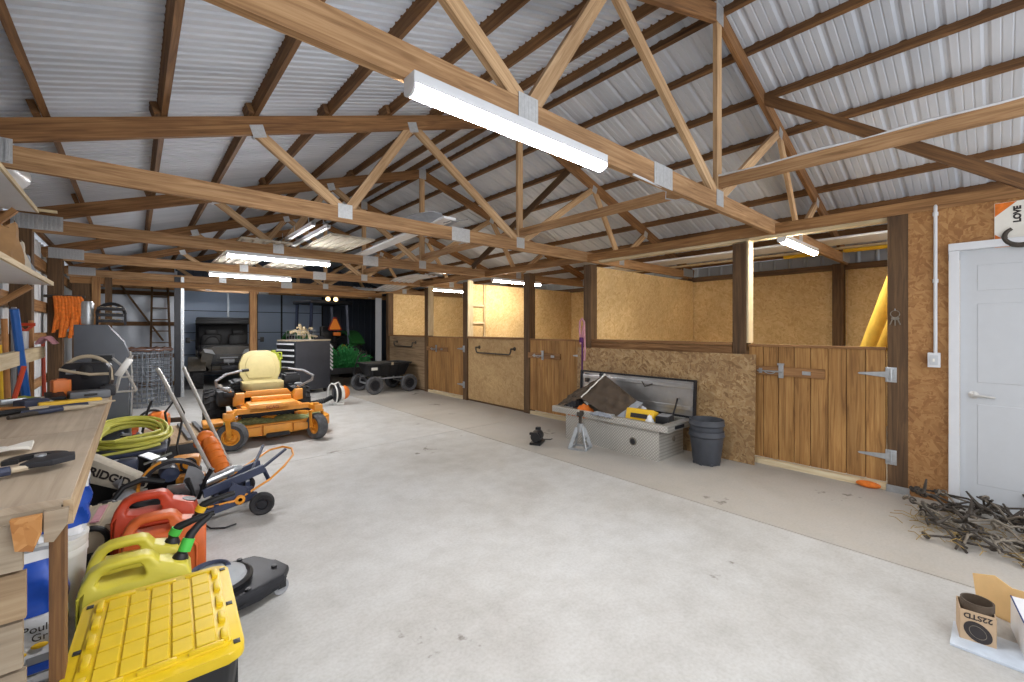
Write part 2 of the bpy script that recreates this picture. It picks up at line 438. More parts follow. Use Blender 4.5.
# overhead doors in the back wall
def overhead(name, x0, x1, z1, ys, label=None):
    fr = B()
    for k in range(4):
        zc = z1 / 4 * (k + .5)
        fr.box(((x0 + x1) / 2, ys, zc), (x1 - x0, .045, z1 / 4 - .012))
        for q in range(6): fr.box(((x0 + x1) / 2, ys - .026, zc - .22 + q * .088), (x1 - x0, .01, .03))
    o = struct(fr.build(name, K['doorblue'], smooth=False))
    d = B()
    for xx in ((x0 + .03, 2.17, x1 - .03) if name == 'door_2' else (x0 + .03, x0 + .75, x1 - .03)): d.box((xx, ys - .035, z1 / 2), (.05, .012, z1))
    d.build('stile', K['silver'] if name == 'door_2' else K['dark'], o)
    h = B()
    for k in range(1, 4): h.box(((x0 + x1) / 2, ys - .03, z1 / 4 * k), (x1 - x0, .012, .02))
    h.build('section_seam', K['dark'], o)
    return o
overhead('door_2', .95, 2.86, 2.62, Y1 - .05)
overhead('door_3', 2.92, 5.0, 2.62, Y1 - .05)

# stall walls in OSB
def panel(name, c, s, mat=None):
    return struct(B().box(c, s).build(name, mat or K['osb'], smooth=False))
H1 = 2.345
b = B()
y = Y0
for w in (1.55 - Y0, 2.44, 2.44, 2.44, 2.5):
    b.box((XB + .02, y + w / 2, H1 / 2 + .01), (.015, w - .004, H1)); y += w
struct(b.build('wall_stall_back', K['osb'], smooth=False))
panel('trim_3', (XB - .02, (Y0 + 11.3) / 2, H1 + .03), (.04, 11.3 - Y0, .09), K['post'])
for i, y in enumerate((.53, 3.99, 7.12, 10.62)):
    x0 = XS + .16
    b = B(); e = x0 + (.36 if i == 2 else 0)
    b.box(((e + XB) / 2, y - .025, H1 / 2), (XB - e - .02, .014, H1)); b.box(((x0 + XB) / 2, y + .025, H1 / 2), (XB - x0 - .02, .014, H1))
    struct(b.build('wall_stall_partition', K['osb'], smooth=False))
    st_ = B()
    for k in range(6):
        st_.box((x0 + .03 + (.34 if k == 1 and i == 2 else 0) + (XB - x0 - .1) * k / 5 * (0 if k == 1 and i == 2 else 1), y, H1 / 2), (.04, .034, H1))
    if i == 2:
        for z in (1.55, 1.9): st_.box((x0 + .18, y - .002, z), (.32, .036, .04))
    struct(st_.build('trim_4', K['newwood'], smooth=False))
# wall around the entry door
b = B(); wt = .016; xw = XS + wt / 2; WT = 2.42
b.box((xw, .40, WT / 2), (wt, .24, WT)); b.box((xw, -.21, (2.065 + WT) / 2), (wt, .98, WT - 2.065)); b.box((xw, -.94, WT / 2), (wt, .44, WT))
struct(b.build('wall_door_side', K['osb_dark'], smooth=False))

# entry door
def entry_door():
    y0, y1, zt = -.655, .215, 2.04
    fr = B()
    for yy in (y0 - .03, y1 + .03): fr.box((XS - .012, yy, zt / 2 + .002), (.045, .06, zt + .004), bev=.004)
    fr.box((XS - .012, (y0 + y1) / 2, zt + .035), (.049, y1 - y0 + .124, .06), bev=.004)
    d = struct(fr.build('door_1', K['white'], smooth=False))
    s = B(); s.box((XS + .03, (y0 + y1) / 2, zt / 2 + .008), (.044, y1 - y0 - .004, zt - .006))
    w = (y1 - y0)
    for yc in (y0 + w * .29, y1 - w * .29):
        for za, zb in ((.2, .83), (1.0, 1.62), (1.72, 1.92)):
            for k, (ins, dx) in enumerate(((0, .004), (.022, -.004), (.036, .003))):
                s.box((XS + .008 - dx / 2 + .0035, yc, (za + zb) / 2), (.006 + dx, w * .36 - 2 * ins, zb - za - 2 * ins), bev=.003, seg=1)
    s.build('door_slab', K['door_white'], d, smooth=True)
    h = B(); yl = y1 - .075
    h.lathe([(.03, 0), (.03, .006), (.012, .012), (.012, .045)], (XS + .008, yl, .9), (-1, 0, 0))
    h.tube([(XS - .034, yl, .9), (XS - .036, yl - .05, .898), (XS - .03, yl - .115, .892)], [.011, .01, .008])
    h.build('door_handle', K['chrome'], d, label='chrome lever handle')
    B().box((XS - .0, (y0 + y1) / 2, .012), (.09, w, .024)).build('door_sill', K['alu'], d)
entry_door()

# posts
def post(name, label, x, y, z, s=.14, mat='post', group=None, sy=None):
    b = B(); b.box((0, 0, z / 2), (s, sy or s, z), bev=.004, seg=1)
    o = b.build(name, K[mat], smooth=False); o.location = (x, y, 0); tag(o, label, 'post', group); return o
SX = XS + .07
post('stall_post', 'dark brown square post between the plank stall door and the OSB door wall', SX, .585, 2.44, .14)
fp = [(1.885, 'square timber post beside the latch end of the big plank half-door'),
      (3.98, 'square timber post with the pink and purple lead rope hung on it'),
      (5.275, 'timber post between the middle plank stall door and the plywood panel with long pipe handle'),
      (7.075, 'timber post between the plywood panel with pipe handle and the rear plank stall door'),
      (8.6, 'timber post between the rear plank stall door and the panel behind the black cart'),
      (10.6, 'last timber stall post, at the corner beside the tractor bay')]
for y, lb in fp: post('stall_post', lb, SX, y, 2.36, .14)
bp = [(1.64, 'rear stall post against golden OSB behind the big plank half-door'),
      (4.07, 'rear stall post where the first OSB partition meets the back wall'),
      (6.5, 'rear stall post behind the middle plank stall door'), (8.9, 'rear stall post behind the rear plank stall door'), (-.8, 'rear post of the stall nook beside the entry door')]
for y, lb in bp[:4]: post('rear_post', lb, XB - .065, y, 2.42, .14)
lp = [(6.43, 'brown wall post just past the white shelves over the workbench'), (8.87, 'brown wall post behind the hanging orange straps'), (3.99, 'brown wall post behind the workbench, under the upper white shelf'), (1.55, 'brown wall post at the near end of the workbench')]
for y, lb in lp: post('wall_post', lb, -.85, y + .02, 2.42, .15, sy=.2 if y > 8 else .15)
post('bay_post', 'square timber post in front of the off-road vehicle, holding up the header', 2.03, 11.31, 2.36, .14, 'plate')
post('corner_post', 'dark post cluster at the rear corner behind the grey cabinet', -.72, 11.31, 2.36, .3, 'post', sy=.14)
tk = thing('track_post', 'dark steel post with bright bolted door track beside the off-road vehicle bay', 'post', (.66, 11.31, 0))
B().box((0, 0, 1.25), (.1, .1, 2.5)).build('post_body', K['dark'], tk)
b = B(); b.box((.085, -.03, 1.25), (.05, .03, 2.5)); b.build('door_track', K['silver'], tk)
b = B()
for k in range(22): b.lathe([(.014, 0), (.012, .01), (0, .012)], (.085, -.045, .1 + k * .11), (0, -1, 0), 8)
b.build('bolt_row', K['chrome'], tk)
b = B(); b.box((0, 0, 1.2), (.16, .05, 2.4)); o = b.build('door_jamb', K['white'], smooth=False); o.location = (5.06, 11.36, 0); tag(o, 'white painted jamb board at the edge of the dark tractor bay', 'door jamb')

# pale studs lining the inner side of some stall posts
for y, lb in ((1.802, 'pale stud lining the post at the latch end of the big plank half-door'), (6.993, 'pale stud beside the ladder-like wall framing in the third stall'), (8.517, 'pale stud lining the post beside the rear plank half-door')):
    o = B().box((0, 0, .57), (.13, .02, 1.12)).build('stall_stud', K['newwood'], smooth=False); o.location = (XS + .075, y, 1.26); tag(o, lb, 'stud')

# stall header plate
o = B().box((0, 0, 0), (.04, 11.3 - Y0, .1)).build('header_board', K['plate'], smooth=False); o.location = (XS + .01, (11.3 + Y0) / 2, 2.455)
tag(o, 'long board running level along the top of all stall posts', 'beam')
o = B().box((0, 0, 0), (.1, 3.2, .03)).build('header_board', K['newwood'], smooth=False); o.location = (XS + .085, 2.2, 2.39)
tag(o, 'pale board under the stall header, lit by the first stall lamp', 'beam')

# ================================================================ trusses
def make_truss(label):
    tr = thing('roof_truss', label, 'roof truss', (XR, 0, 2.4)); hw = XR - XL
    def q(x, z): return (x - XR, 0, z - 2.4)
    B().beam(q(XL, 2.47), q(XR - .86, 2.47), .04, .14).build('bottom_chord', K['truss'], tr, False)
    B().beam(q(XR - .86, 2.47), q(XB + .0, 2.47), .04, .14).build('bottom_chord', K['truss'], tr, False)
    zc = lambda x: 2.75 + .333 * (x if x <= XR else 2 * XR - x) + .073
    B().beam(q(XL - .05, zc(XL - .05)), q(XR, zc(XR)), .04, .14).build('top_chord', K['chord_brown'], tr, False)
    B().beam(q(XR, zc(XR)), q(2 * XR - XL + .05, zc(XL - .05)), .04, .14).build('top_chord', K['chord_brown'], tr, False)
    T1, T2, B1 = .75, 2.14, 1.45
    T3, T4, B2 = 2 * XR - T2, 2 * XR - T1, 2 * XR - B1
    for x0, x1, up in ((B1 - .04, T1, 0), (B1 + .04, T2 - .03, 0), (XR - .05, T2 + .03, 0), (XR, XR, 1), (XR + .05, T3 - .03, 0), (B2 - .04, T3 + .03, 0), (B2 + .04, T4, 0)):
        B().beam(q(x0, 2.53), q(x1, zc(x1) - .06), .085, .036, up=(0, 1, 0)).build('web', K['truss_web'], tr, False)
    def plate(x, z, w, h, rot=0):
        b = B()
        for s in (-1, 1):
            b.box((x - XR, s * .0225, z - 2.4), (w, .002, h), M.Rotation(R(rot), 3, 'Y'))
            nn = 11 if w > .3 else 5
            for k in range(nn): c_ = (k - (nn - 1) / 2) * w / (nn + .3); b.box((x - XR + c_ * math.cos(R(rot)), s * (.0238 if nn == 5 else .031), z - 2.4 - c_ * math.sin(R(rot))), (w / nn * (.2 if nn == 5 else .45), .001 if nn == 5 else .018, h * .9), M.Rotation(R(rot), 3, 'Y'))
        b.build('gusset_plate', K['plate_metal'], tr, False)
    for x in (B1, XR, B2): plate(x, 2.5, .13, .13)
    plate(XR - .9, 2.47, .24, .15); plate(XR, zc(XR) - .01, .13, .16)
    for x, r in ((T1, -18.4), (T2, -18.4), (T3, 18.4), (T4, 18.4)): plate(x, zc(x) - .05, .1, .1, r)
    for x in (XL + .2, 2 * XR - XL - .2): plate(x, 2.5, .36, .15)
    return tr
names = ['timber roof truss carrying the big LED light nearest the camera', 'timber roof truss over the open truck toolbox, with no lamp on it',
         'timber roof truss with a lamp on it over the zero-turn mower', 'timber roof truss with a lamp, the next one back from the mower lamp', 'timber roof truss directly above the header over the vehicle bays', 'timber roof truss deep in the bay above the parked off-road vehicle']
tr0 = make_truss(names[0]); tr0['group'] = 'roof trusses'; tr0.location.y = 1.55
TY = [1.55, 3.99, 6.43, 8.87, 11.31, 13.75]
for y, lb in zip(TY[1:], names[1:]): dup(tr0, (XR, y, 2.4), None, lb)

# purlins on the rafters, one per line
PX = [-.9, -.42, .16, .74, 1.32, 1.9, 2.48, 3.06, 3.52]
ordn = ['first', 'second', 'third', 'fourth', 'fifth', 'sixth', 'seventh', 'eighth', 'ninth']
for side in (0, 1):
    for k, x in enumerate(PX):
        xx = x if side == 0 else 2 * XR - x
        sl = math.atan(.333) * (-1 if side == 0 else 1)
        b = B(); b.box((0, 0, 0), (.038, Y1 - Y0 - .05, .089))
        o = b.build('roof_purlin', K['purlin'], smooth=False)
        o.location = (xx - (.015 if side == 0 else -.015), (Y0 + Y1) / 2, roof_z(xx) + .048); o.rotation_euler = (0, sl, 0)
        tag(o, '%s roof purlin up from the eave on the %s slope' % (ordn[k], 'workbench-side' if side == 0 else 'stall-side'), 'purlin', 'roof purlins')
# short blocks beside the purlins on two trusses
for ty, w in ((3.99, 'second'), (6.43, 'third')):
    for k, x in enumerate(PX[1:7]):
        b = B(); b.box((0, 0, 0), (.038, .16, .12), M.Rotation(math.atan(.333) * -1, 3, 'Y'))
        o = b.build('bearing_block', K['purlin'], smooth=False); o.location = (x - .06, ty + .02, roof_z(x) + .052)
        tag(o, 'small wood block beside the %s purlin on the %s truss from the camera' % (ordn[k + 1], w), 'block', 'purlin blocks')

# bracing
o = B().box((0, 0, 0), (.04, 12.4, .089)).build('lateral_brace', K['truss'], smooth=False); o.location = (XR, 5.1, 2.628)
tag(o, 'long level brace board lying across the trusses under the ridge, with white cable', 'brace')
pts = []
for k in range(30):
    y = -1.05 + k * .105; pts.append((XR - .015 + .006 * math.sin(k * 1.7), y, 2.68 + .005 * math.sin(k * 1.1)))
pts += [(XR - .02, 2.0, 2.6), (XR - .06, 1.75, 2.5), (XR - .3, 1.6, 2.43), (2.35, 1.52, 2.39)]
o = B().tube(pts, .007, 6).build('electric_cable', K['white']); tag(o, 'white electric cable clipped along the level brace board', 'cable')
o = B().beam((4.66, 1.58, 3.72), (4.72, -.72, 2.0), .04, .09).build('diagonal_brace', K['purlin'], smooth=False)
o = tag(o, 'dark diagonal brace board sloping from the first truss down over the entry door', 'brace')
o = B().beam((-.36, 13.6, 2.63), (.52, 13.6, 1.13), .04, .13, (0, 1, 0)).build('diagonal_brace', K['post'], smooth=False); tag(o, 'dark diagonal board in front of the back wall film', 'brace')
o = B().beam((4.66, 3.99 + .03, 3.72), (4.66, 6.4, 2.56), .04, .09).build('diagonal_brace', K['post'], smooth=False); tag(o, 'dark diagonal brace board between the second and third trusses', 'brace')
o = B().box((0, 0, 0), (6.0, .04, .12)).build('bay_header', K['plate'], smooth=False); o.location = (2.1, 11.25, 2.33); tag(o, 'level header board spanning the vehicle bays under the rearmost truss', 'beam')
# partition pieces over the back bays
for x, w in ((-.55, .12), (-.38, .1)):
    o = B().box((0, 0, 1.2), (w, .03, 2.4)).build('wall_board', K['plate' if w > .11 else 'post'], smooth=False); o.location = (x, 11.22, 0)
    tag(o, 'upright board at the rear corner, the %s of the two' % ('wider paler one' if w > .11 else 'narrower dark one'), 'board')

# LED lamps under the trusses
def lamp(name, label, x0, x1, y, z, mat, group):
    t_ = thing(name, label, 'light', ((x0 + x1) / 2, y, z), 0, group); L = x1 - x0
    B().box((0, 0, -.024), (L, .085, .048), bev=.004).build('housing', K['white'], t_)
    b = B(); pr = [(-.04, -.047)] + [(-.04 * math.cos(R(a)), -.056 - .026 * math.sin(R(a))) for a in range(0, 181, 20)] + [(.04, -.047)]
    b.prism(pr, L - .02, M.Translation((-L / 2 + .01, 0, 0)) @ YZ); b.build('diffuser', mat, t_)
    for s in (-1, 1):
        e = B(); e.prism([(p * 1.04, q * 1.02) for p, q in pr], .01, M.Translation((s * (L / 2 - .005) - .005, 0, 0)) @ YZ); e.build('end_cap', K['white'], t_)
    return t_
lg = 'LED strip lights'
lamp('led_light', 'large white LED strip light under the nearest truss', .79, 2.0, 1.5, 2.4, K['led'], lg)
lamp('led_light', 'LED strip light hung over the mower, the brighter longer one of the rear pair', .85, 2.1, 6.37, 2.4, K['led'], lg)
lamp('led_light', 'LED strip light on the truss just in front of the off-road vehicle', .93, 2.2, 8.81, 2.4, K['led'], lg)
lamp('led_light', 'LED strip light in the first stall, behind the big plank half-door', 5.04, 6.25, 1.5, 2.4, K['led_stall'], lg)
lamp('led_light', 'LED strip light in the stall behind the plywood panel with long pipe handle', 5.1, 6.38, 6.37, 2.4, K['led_stall'], lg)
lamp('led_light', 'LED strip light in the rearmost stall behind the white-edged post', 5.1, 6.35, 8.81, 2.4, K['led_stall'], lg)

lamp('led_light', 'LED strip light inside the vehicle bay, behind the header over the off-road vehicle', 1.3, 2.55, 13.69, 2.64, K['led_bay'], lg)  # added fill lamp, hidden by the header, that brightens the back bay

# ================================================================ stall fronts
def strap_hinge(par, y, z, d=1):
    b = B()
    b.box((-.028, y, z), (.006, .075, .13), bev=.002)
    b.prism([(0, -.028), (0, .028), (-.22 * 1, .008), (-.23, 0), (-.22, -.008)], .005, M.Translation((-.028, y - d * .0 + .0, z)) @ M(((0, 0, -1, 0), (-d, 0, 0, 0), (0, 1, 0, 0), (0, 0, 0, 1))))
    b.tube([(-.033, y, z - .05), (-.033, y, z + .05)], .008, 8)
    for dy, dz in ((.02, .045), (.02, -.045), (-.02, .045), (-.02, -.045)): b.lathe([(.007, 0), (.005, .004), (0, .005)], (-.031, y + dy, z + dz), (-1, 0, 0), 8)
    return b.build('strap_hinge', K['silver'], par, label='galvanised strap hinge')
def stall_door(label, y0, y1, nb, simple=False):
    """hinged at y0 (toward the camera), latch at y1"""
    d = thing('stall_door', label, 'half door', (XS + .03, y0, 0)); W = y1 - y0; zb, zt = .075, 1.235
    b = B(); w = W / nb
    for k in range(nb):
        b.box((0, w * (k + .5), (zb + zt) / 2), (.036, w - .005, zt - zb), bev=.003, seg=1)
    b.build('plank_panel', K['door_board'], d, False)
    B().box((.012, W / 2, (zb + zt) / 2), (.02, W - .01, zt - zb - .02)).build('backing', K['post'], d, False)
    B().box((0, W / 2, zt + .012), (.06, W, .024)).build('top_cap', K['cap'], d, False)
    r0 = W * .42
    B().box((-.03, (r0 + W) / 2, .985), (.024, W - r0 + (.06 if not simple else .02), .09), bev=.002, seg=1).build('latch_rail', K['cap'], d, False)
    lt = B(); yl = W * .72
    lt.box((-.046, yl, .985), (.01, .045, .13), bev=.003); lt.tube([(-.055, yl - .02, .985), (-.055, yl + .22, .985)], .008, 8)
    lt.box((-.046, yl + .19, .985), (.01, .03, .05)); lt.tube(arc((-.055, yl + .1, .985), .05, 180, 360, 8, 'yz', (1, .5)), .005, 6)
    lt.box((-.046, yl - .22, .985), (.008, .07, .035)); lt.box((-.05, yl, 1.06), (.012, .06, .02))
    lt.build('slide_latch', K['silver'], d, label='galvanised slide bolt')
    for z in (.3, 1.02): strap_hinge(d, -.035, z, 1)
    return d
stall_door('big plank half-door with two galvanised strap hinges, beside the white entry door side', .665, 1.79, 8)
stall_door('plank stall half-door directly behind the far end of the open truck toolbox', 4.06, 5.2, 7)
stall_door('rearmost plank stall half-door, between the two plywood panels with pipe handles', 7.15, 8.525, 8)
for y0, y1, lb in ((.66, 1.83, 'pale threshold board under the big plank half-door'), (4.06, 5.2, 'pale threshold board under the half-door behind the truck toolbox'), (7.15, 8.525, 'pale threshold board under the rearmost plank half-door')):
    o = B().box((0, 0, 0), (.04, y1 - y0 - .01, .055)).build('threshold_board', K['newwood'], smooth=False); o.location = (XS + .025, (y0 + y1) / 2, .028); tag(o, lb, 'board')
o = B().ball((0, 0, 0), (.035, .09, .03)).build('orange_rag', K['rope_orange']); o.location = (XS - .03, .78, .03); tag(o, 'small orange rag at the hinge foot of the big plank half-door', 'rag')
# post base bracket
o = B().box((0, 0, .03), (.006, .15, .06)).box((.02, 0, .005), (.05, .16, .01)).build('post_bracket', K['silver']); o.location = (XS - .006, .585, 0); tag(o, 'grey steel bracket at the foot of the dark post by the entry door', 'bracket')
# fixed fronts
def fixed(label, y0, y1, mat, handle, zt=1.25):
    d = thing('stall_boarding', label, 'stall panel', (XS + .04, y0, 0)); W = y1 - y0
    B().box((0, W / 2, zt / 2 + .02), (.02, W, zt - .03)).build('plywood_sheet', K[mat], d, False)
    B().box((0, W / 2, zt + .005), (.07, W, .035)).build('top_cap', K['cap'], d, False)
    B().box((.02, W / 2, .04), (.04, W, .08)).build('bottom_rail', K['post'], d, False)
    if handle:
        h = B(); a, b_, z = handle
        h.tube([(-.01, a, z), (-.1, a, z)] + [(-.1, a + .04 * math.sin(R(q)), z - .06 - .04 + .04 * math.cos(R(q))) if False else (-.1 - 0, a + .05 * (1 - math.cos(R(q))), z - .1 * math.sin(R(q))) for q in range(0, 91, 30)] +
               [(-.1, b_ - .05 * (1 - math.cos(R(q))), z - .1 * math.sin(R(q))) for q in range(90, -1, -30)] + [(-.1, b_, z), (-.01, b_, z)], .014, 8)
        for y in (a, b_): h.lathe([(.035, 0), (.035, .008), (.02, .014)], (-.01, y, z), (-1, 0, 0), 12)
        h.build('pipe_handle', K['iron'], d, label='dark iron pipe handle')
    return d
d = fixed('fixed board stall front behind the leaning OSB sheet', 1.96, 3.91, 'plywood', None)
B().box((-.03, .97, 1.16), (.03, 1.94, .14)).build('top_board', K['cap'], d, False)
fixed('plywood stall panel with long dark pipe handle, between the middle and rear plank doors', 5.35, 7.0, 'plywood', (.26, 1.28, 1.07))
fixed('worn plywood stall panel behind the black dump cart, with short pipe handle', 8.68, 10.52, 'plywood_grey', (.45, 1.4, 1.1))
# leaning OSB sheet
o = B().box((0, 0, 0), (.014, 2.4, 1.15)).build('osb_sheet', K['osb_old'], smooth=False); o.location = (4.865, 2.89, .577); o.rotation_euler = (0, R(2.2), 0)
tag(o, 'weathered brown OSB sheet leaning on the stall front behind the truck toolbox', 'board')

# door wall fittings
t_ = thing('light_switch', 'white wall switch box on the OSB beside the entry door', 'switch', (XS, .36, 1.165))
B().box((-.02, 0, 0), (.04, .075, .12), bev=.004).build('box', K['white'], t_); B().box((-.042, 0, 0), (.006, .05, .08), bev=.002).build('cover', K['door_white'], t_); B().box((-.047, 0, 0), (.006, .012, .024)).build('toggle', K['paper'], t_)
o = B().tube([(0, 0, 1.225), (0, 0, 2.42), (.03, 0, 2.46), (.1, 0, 2.5)], .012, 8).lathe([(.018, 0), (.018, .03)], (0, 0, 1.8), (0, 0, 1), 10).lathe([(.018, 0), (.018, .03)], (0, 0, 2.35), (0, 0, 1), 10).build('conduit', K['white']); o.location = (XS - .016, .352, 0)
tag(o, 'white conduit pipe rising from the wall switch box', 'conduit')
# poster with horseshoe
t_ = thing('wall_poster', 'white poster with orange corners tacked above the entry door', 'poster', (XS - .004, -.16, 2.21))
B().box((0, 0, 0), (.003, .38, .34)).build('sheet', K['paper'], t_, False)
b = B()
for sy, sz in ((1, 1), (1, -1)): b = B(); b.prism([(0, 0), (-.11 * sy, 0), (0, -.1 * sz)], .001, M(((0, 0, -1, -.0018), (1, 0, 0, .188 * sy), (0, 1, 0, .168 * sz), (0, 0, 0, 1)))); b.build('corner_print', K['rope_orange'], t_, False)
text('LOVE', .05, M(((0, 0, -1, -.003), (0, 1, 0, .075), (1, 0, 0, .07), (0, 0, 0, 1))), K['ink'], t_, bold=.003)
hs = B(); ring = arc((0, 0, 0), .085, 125, 415, 22, 'yz', (1, .82)); hs.tube(ring, [.012 + .008 * math.sin(PI * i / 22) for i in range(23)], 8)
for i in range(4, 20, 3): hs.box((-.014, ring[i][1], ring[i][2]), (.008, .01, .01))
o = hs.build('horseshoe', K['iron']); o.location = (XS - .028, -.105, 2.115); tag(o, 'dark iron horseshoe hung over the poster above the entry door', 'horseshoe')
# keys on the post
t_ = thing('key_bunch', 'bunch of keys on a hook on the dark post by the entry door', 'keys', (XS - .004, .6, 1.55))
B().tube([(0, 0, .03), (-.025, 0, .03), (-.03, 0, .045)], .003, 6).build('hook', K['silver'], t_)
B().torus((-.024, 0, .0), (1, 0, 0), .03, .003, 18, 6).build('key_ring', K['iron2'], t_)
for k in range(3):
    a = -20 + 20 * k; rt = M.Rotation(R(a), 4, 'X') @ M.Translation((-.02 - .004 * k, 0, -.03))
    b = B(rt); b.lathe([(.013, 0), (.013, .002)], (0, 0, -.012), (1, 0, 0), 12); b.box((.001, 0, -.045), (.002, .008, .05)); b.build('key', K['iron2'], t_)
# lead rope on post
t_ = thing('lead_rope', 'pink and purple lead rope looped on the timber stall post', 'rope', (XS - .128, 3.95, 1.45))
B().tube([(-.012, .035, -.25), (-.02, .05, -.05), (-.02, .045, .08), (-.015, .012, .12), (-.02, -.03, .07), (-.018, -.035, -.1), (-.012, -.04, -.35), (-.012, -.03, -.48)], .014, 8).tube([(-.016, .02, -.2), (-.02, .0, .0), (-.016, -.01, -.2)], .012, 8).build('pink_loop', K['leather'], t_)
B().tube([(-.03, .03, -.2), (-.036, .0, -.16), (-.036, -.01, -.2), (-.03, -.005, -.4), (-.03, .0, -.75)], .012, 8).lathe([(.03, 0), (.036, .03), (.03, .07)], (-.03, .01, -.22), (0, 0, 1), 10).build('purple_tail', K['purple'], t_)
# long tubes leaning in the first stall
for k, (x0, x1, lb) in enumerate(((6.05, 6.5, 'upper of two pale yellow foam tubes leaning in the first stall'), (6.42, 6.62, 'lower of two pale yellow foam tubes leaning in the first stall'))):
    b = B(); b.tube([(x0 + .75, 1.42 + .0 * k, .08), (x0, .72, 2.02 - .3 * k)], .07, 14)
    o = b.build('foam_tube', K['tube_yellow']); tag(o, lb, 'tube', 'foam tubes in the stall')
# boards stored above the stalls
for k, (x, z, w, m, lb) in enumerate(((6.9, 2.565, .5, 'shelf_white', 'wide white panel lying on the chords over the first stall'), (7.3, 2.6, .14, 'white', 'narrow white trim board stored over the first stall, beside the wide panel'), (7.62, 2.58, .1, 'newwood', 'pale lumber board stored over the stalls nearest the rear wall'))):
    b = B(); b.box((0, 0, 0), (w, 5.6, .022)); 
    if k == 0:
        for q in (-.2, 0, .2): b.box((q, 0, .014), (.03, 5.6, .02))
    o = b.build('stored_board', K[m], smooth=False); o.location = (x, 2.3, z); tag(o, lb, 'board', 'boards stored over the stalls')
o = B().tube([(7.85, -.6, 2.57), (7.85, 2.3, 2.57)], .03, 10).build('yellow_pipe', K['capyellow']); tag(o, 'long yellow pipe stored over the first stall', 'pipe')
# ================================================================ wheels
def wheel(par, c, axis, r, w, rim_r, tyre='rubber', rim='orange', tread=0, name='wheel', hubr=.03):
    """tyre as a part with its rim as a sub-part"""
    ax = V(axis).normalized(); c = V(c); b = B(); h = w / 2
    k = min(.3 * w, .25 * r)
    b.lathe([(rim_r, -h * .7), (r * .86, -h), (r - k * .4, -h * .86), (r, -h * .5), (r, h * .5), (r - k * .4, h * .86), (r * .86, h), (rim_r, h * .7), (rim_r, -h * .7)], c, ax, 32, False)
    if tread:
        u = ax.orthogonal().normalized(); w_ = ax.cross(u)
        for i in range(tread):
            a = 2 * PI * i / tread
            for s in (-1, 1):
                rd = u * math.cos(a + s * .07) + w_ * math.sin(a + s * .07); tg = ax.cross(rd)
                p0 = c + rd * (r + .004) + ax * (s * h * .05) - tg * (r * .06); p1 = c + rd * (r - .004) + ax * (s * h * .95) + tg * (r * .06)
                b.beam(p0, p1, r * .07, r * .09, rd)
    t_ = b.build(name, K[tyre], par)
    q = B(); q.lathe([(0, -h * .3), (rim_r * .75, -h * .35), (rim_r * .85, -h * .72), (rim_r * 1.03, -h * .74), (rim_r * 1.03, -h * .55), (rim_r * .9, 0), (rim_r * 1.03, h * .55), (rim_r * 1.03, h * .74), (rim_r * .85, h * .72), (rim_r * .75, h * .35), (0, h * .3)], c, ax, 26, False)
    q.lathe([(0, -h * .9), (hubr, -h * .88), (hubr, h * .88), (0, h * .9)], c, ax, 12, False)
    q.build('rim', K[rim], t_)
    return t_

# ================================================================ workbench (wall side)
wb = thing('workbench', 'long plywood workbench with weathered board end along the white metal wall', 'workbench', (0, 0, 0))
b = B(); x0, x1, y0, y1 = -.92, -.15, 1.9, 4.88
b.box(((x0 + x1) / 2, 2.51, .89), (x1 - x0, 1.215, .02)); b.box(((x0 + x1) / 2, 4.0, .89), (x1 - x0, 1.75, .02))
b.build('bench_top', K['bench_top'], wb, False)
B().box((x1 - .005, (y0 + y1) / 2, .855), (.022, y1 - y0, .075)).build('edge_board', K['weathered2'], wb, False)
B().box((-.53, y0 + .012, .845), (.72, .024, .07)).build('end_rail', K['weathered'], wb, False)
for lx, ly in ((-.183, 1.98), (-.3, 4.25), (-.45, 4.8), (-.86, 1.99), (-.86, 4.8)):
    B().box((lx, ly, .44), (.034, .09, .88)).build('leg', K['purlin'], wb, False)
# boards nailed on the near end
for xa, xb, za, zb, m in [(-.92, -.24 - .006 * (k % 2), .005 + .143 * k, .14 + .143 * k, ('weathered', 'weathered2')[k % 3 == 1]) for k in range(6)]:
    B().box(((xa + xb) / 2, y0 - .012, (za + zb) / 2), (xb - xa, .022, zb - za)).build('end_board', K[m], wb, False)
b = B(); b.prism([(0, 0), (.035, -.012), (.05, .03), (.052, .09), (-.01, .09)], .02, M.Translation((-.258, y0 - .026, .785)) @ XZ); b.build('osb_offcut', K['osb_bit'], wb, False)
b = B(); b.prism([(0, 0), (.02, -.004), (.048, .04), (.052, .09), (0, .09)], .022, M.Translation((-.204, y0 - .002, .785)) @ XZ); b.build('corner_board', K['weathered'], wb, False)
B().box((-.68, 3.3, .2), (.4, 2.6, .03)).build('lower_shelf', K['weathered2'], wb, False)

# shelves on posts above it
def wall_shelf(label, x0, x1, y0, y1, z, th=.02):
    s = thing('wall_shelf', label, 'shelf', (0, 0, 0))
    B().box(((x0 + x1) / 2 - .007, (y0 + y1) / 2, z), (x1 - x0 - .014, y1 - y0, th)).build('shelf_board', K['shelf_white'], s, False)
    B().box((x1 - .0065, (y0 + y1) / 2, z + .002), (.013, y1 - y0 + .004, th + .008)).build('front_edge', K['newwood'], s, False)
    for y in (y0 + .3, y1 - .12):
        B().box((x0 + .02, y, z - .18), (.03, .04, .34)).beam((x0 + .03, y, z - .33), (x1 - .1, y, z - .03), .035, .05, (0, 1, 0)).build('bracket', K['plate'], s, False)
    return s
wall_shelf('lower white shelf board over the workbench, with paper bags on it', -.92, -.45, 2.2, 4.6, 1.75)
us = wall_shelf('upper white shelf board near the roof over the workbench', -.92, -.545, 2.4, 4.78, 2.305)
B().box((-.5, 4.79, 2.318), (.1, .02, .02)).build('end_strip', K['newwood'], us, False)
t_ = thing('plastic_sack', 'white plastic sack heaped on the upper shelf near the roof', 'sack', (-.7, 4.42, 2.318))
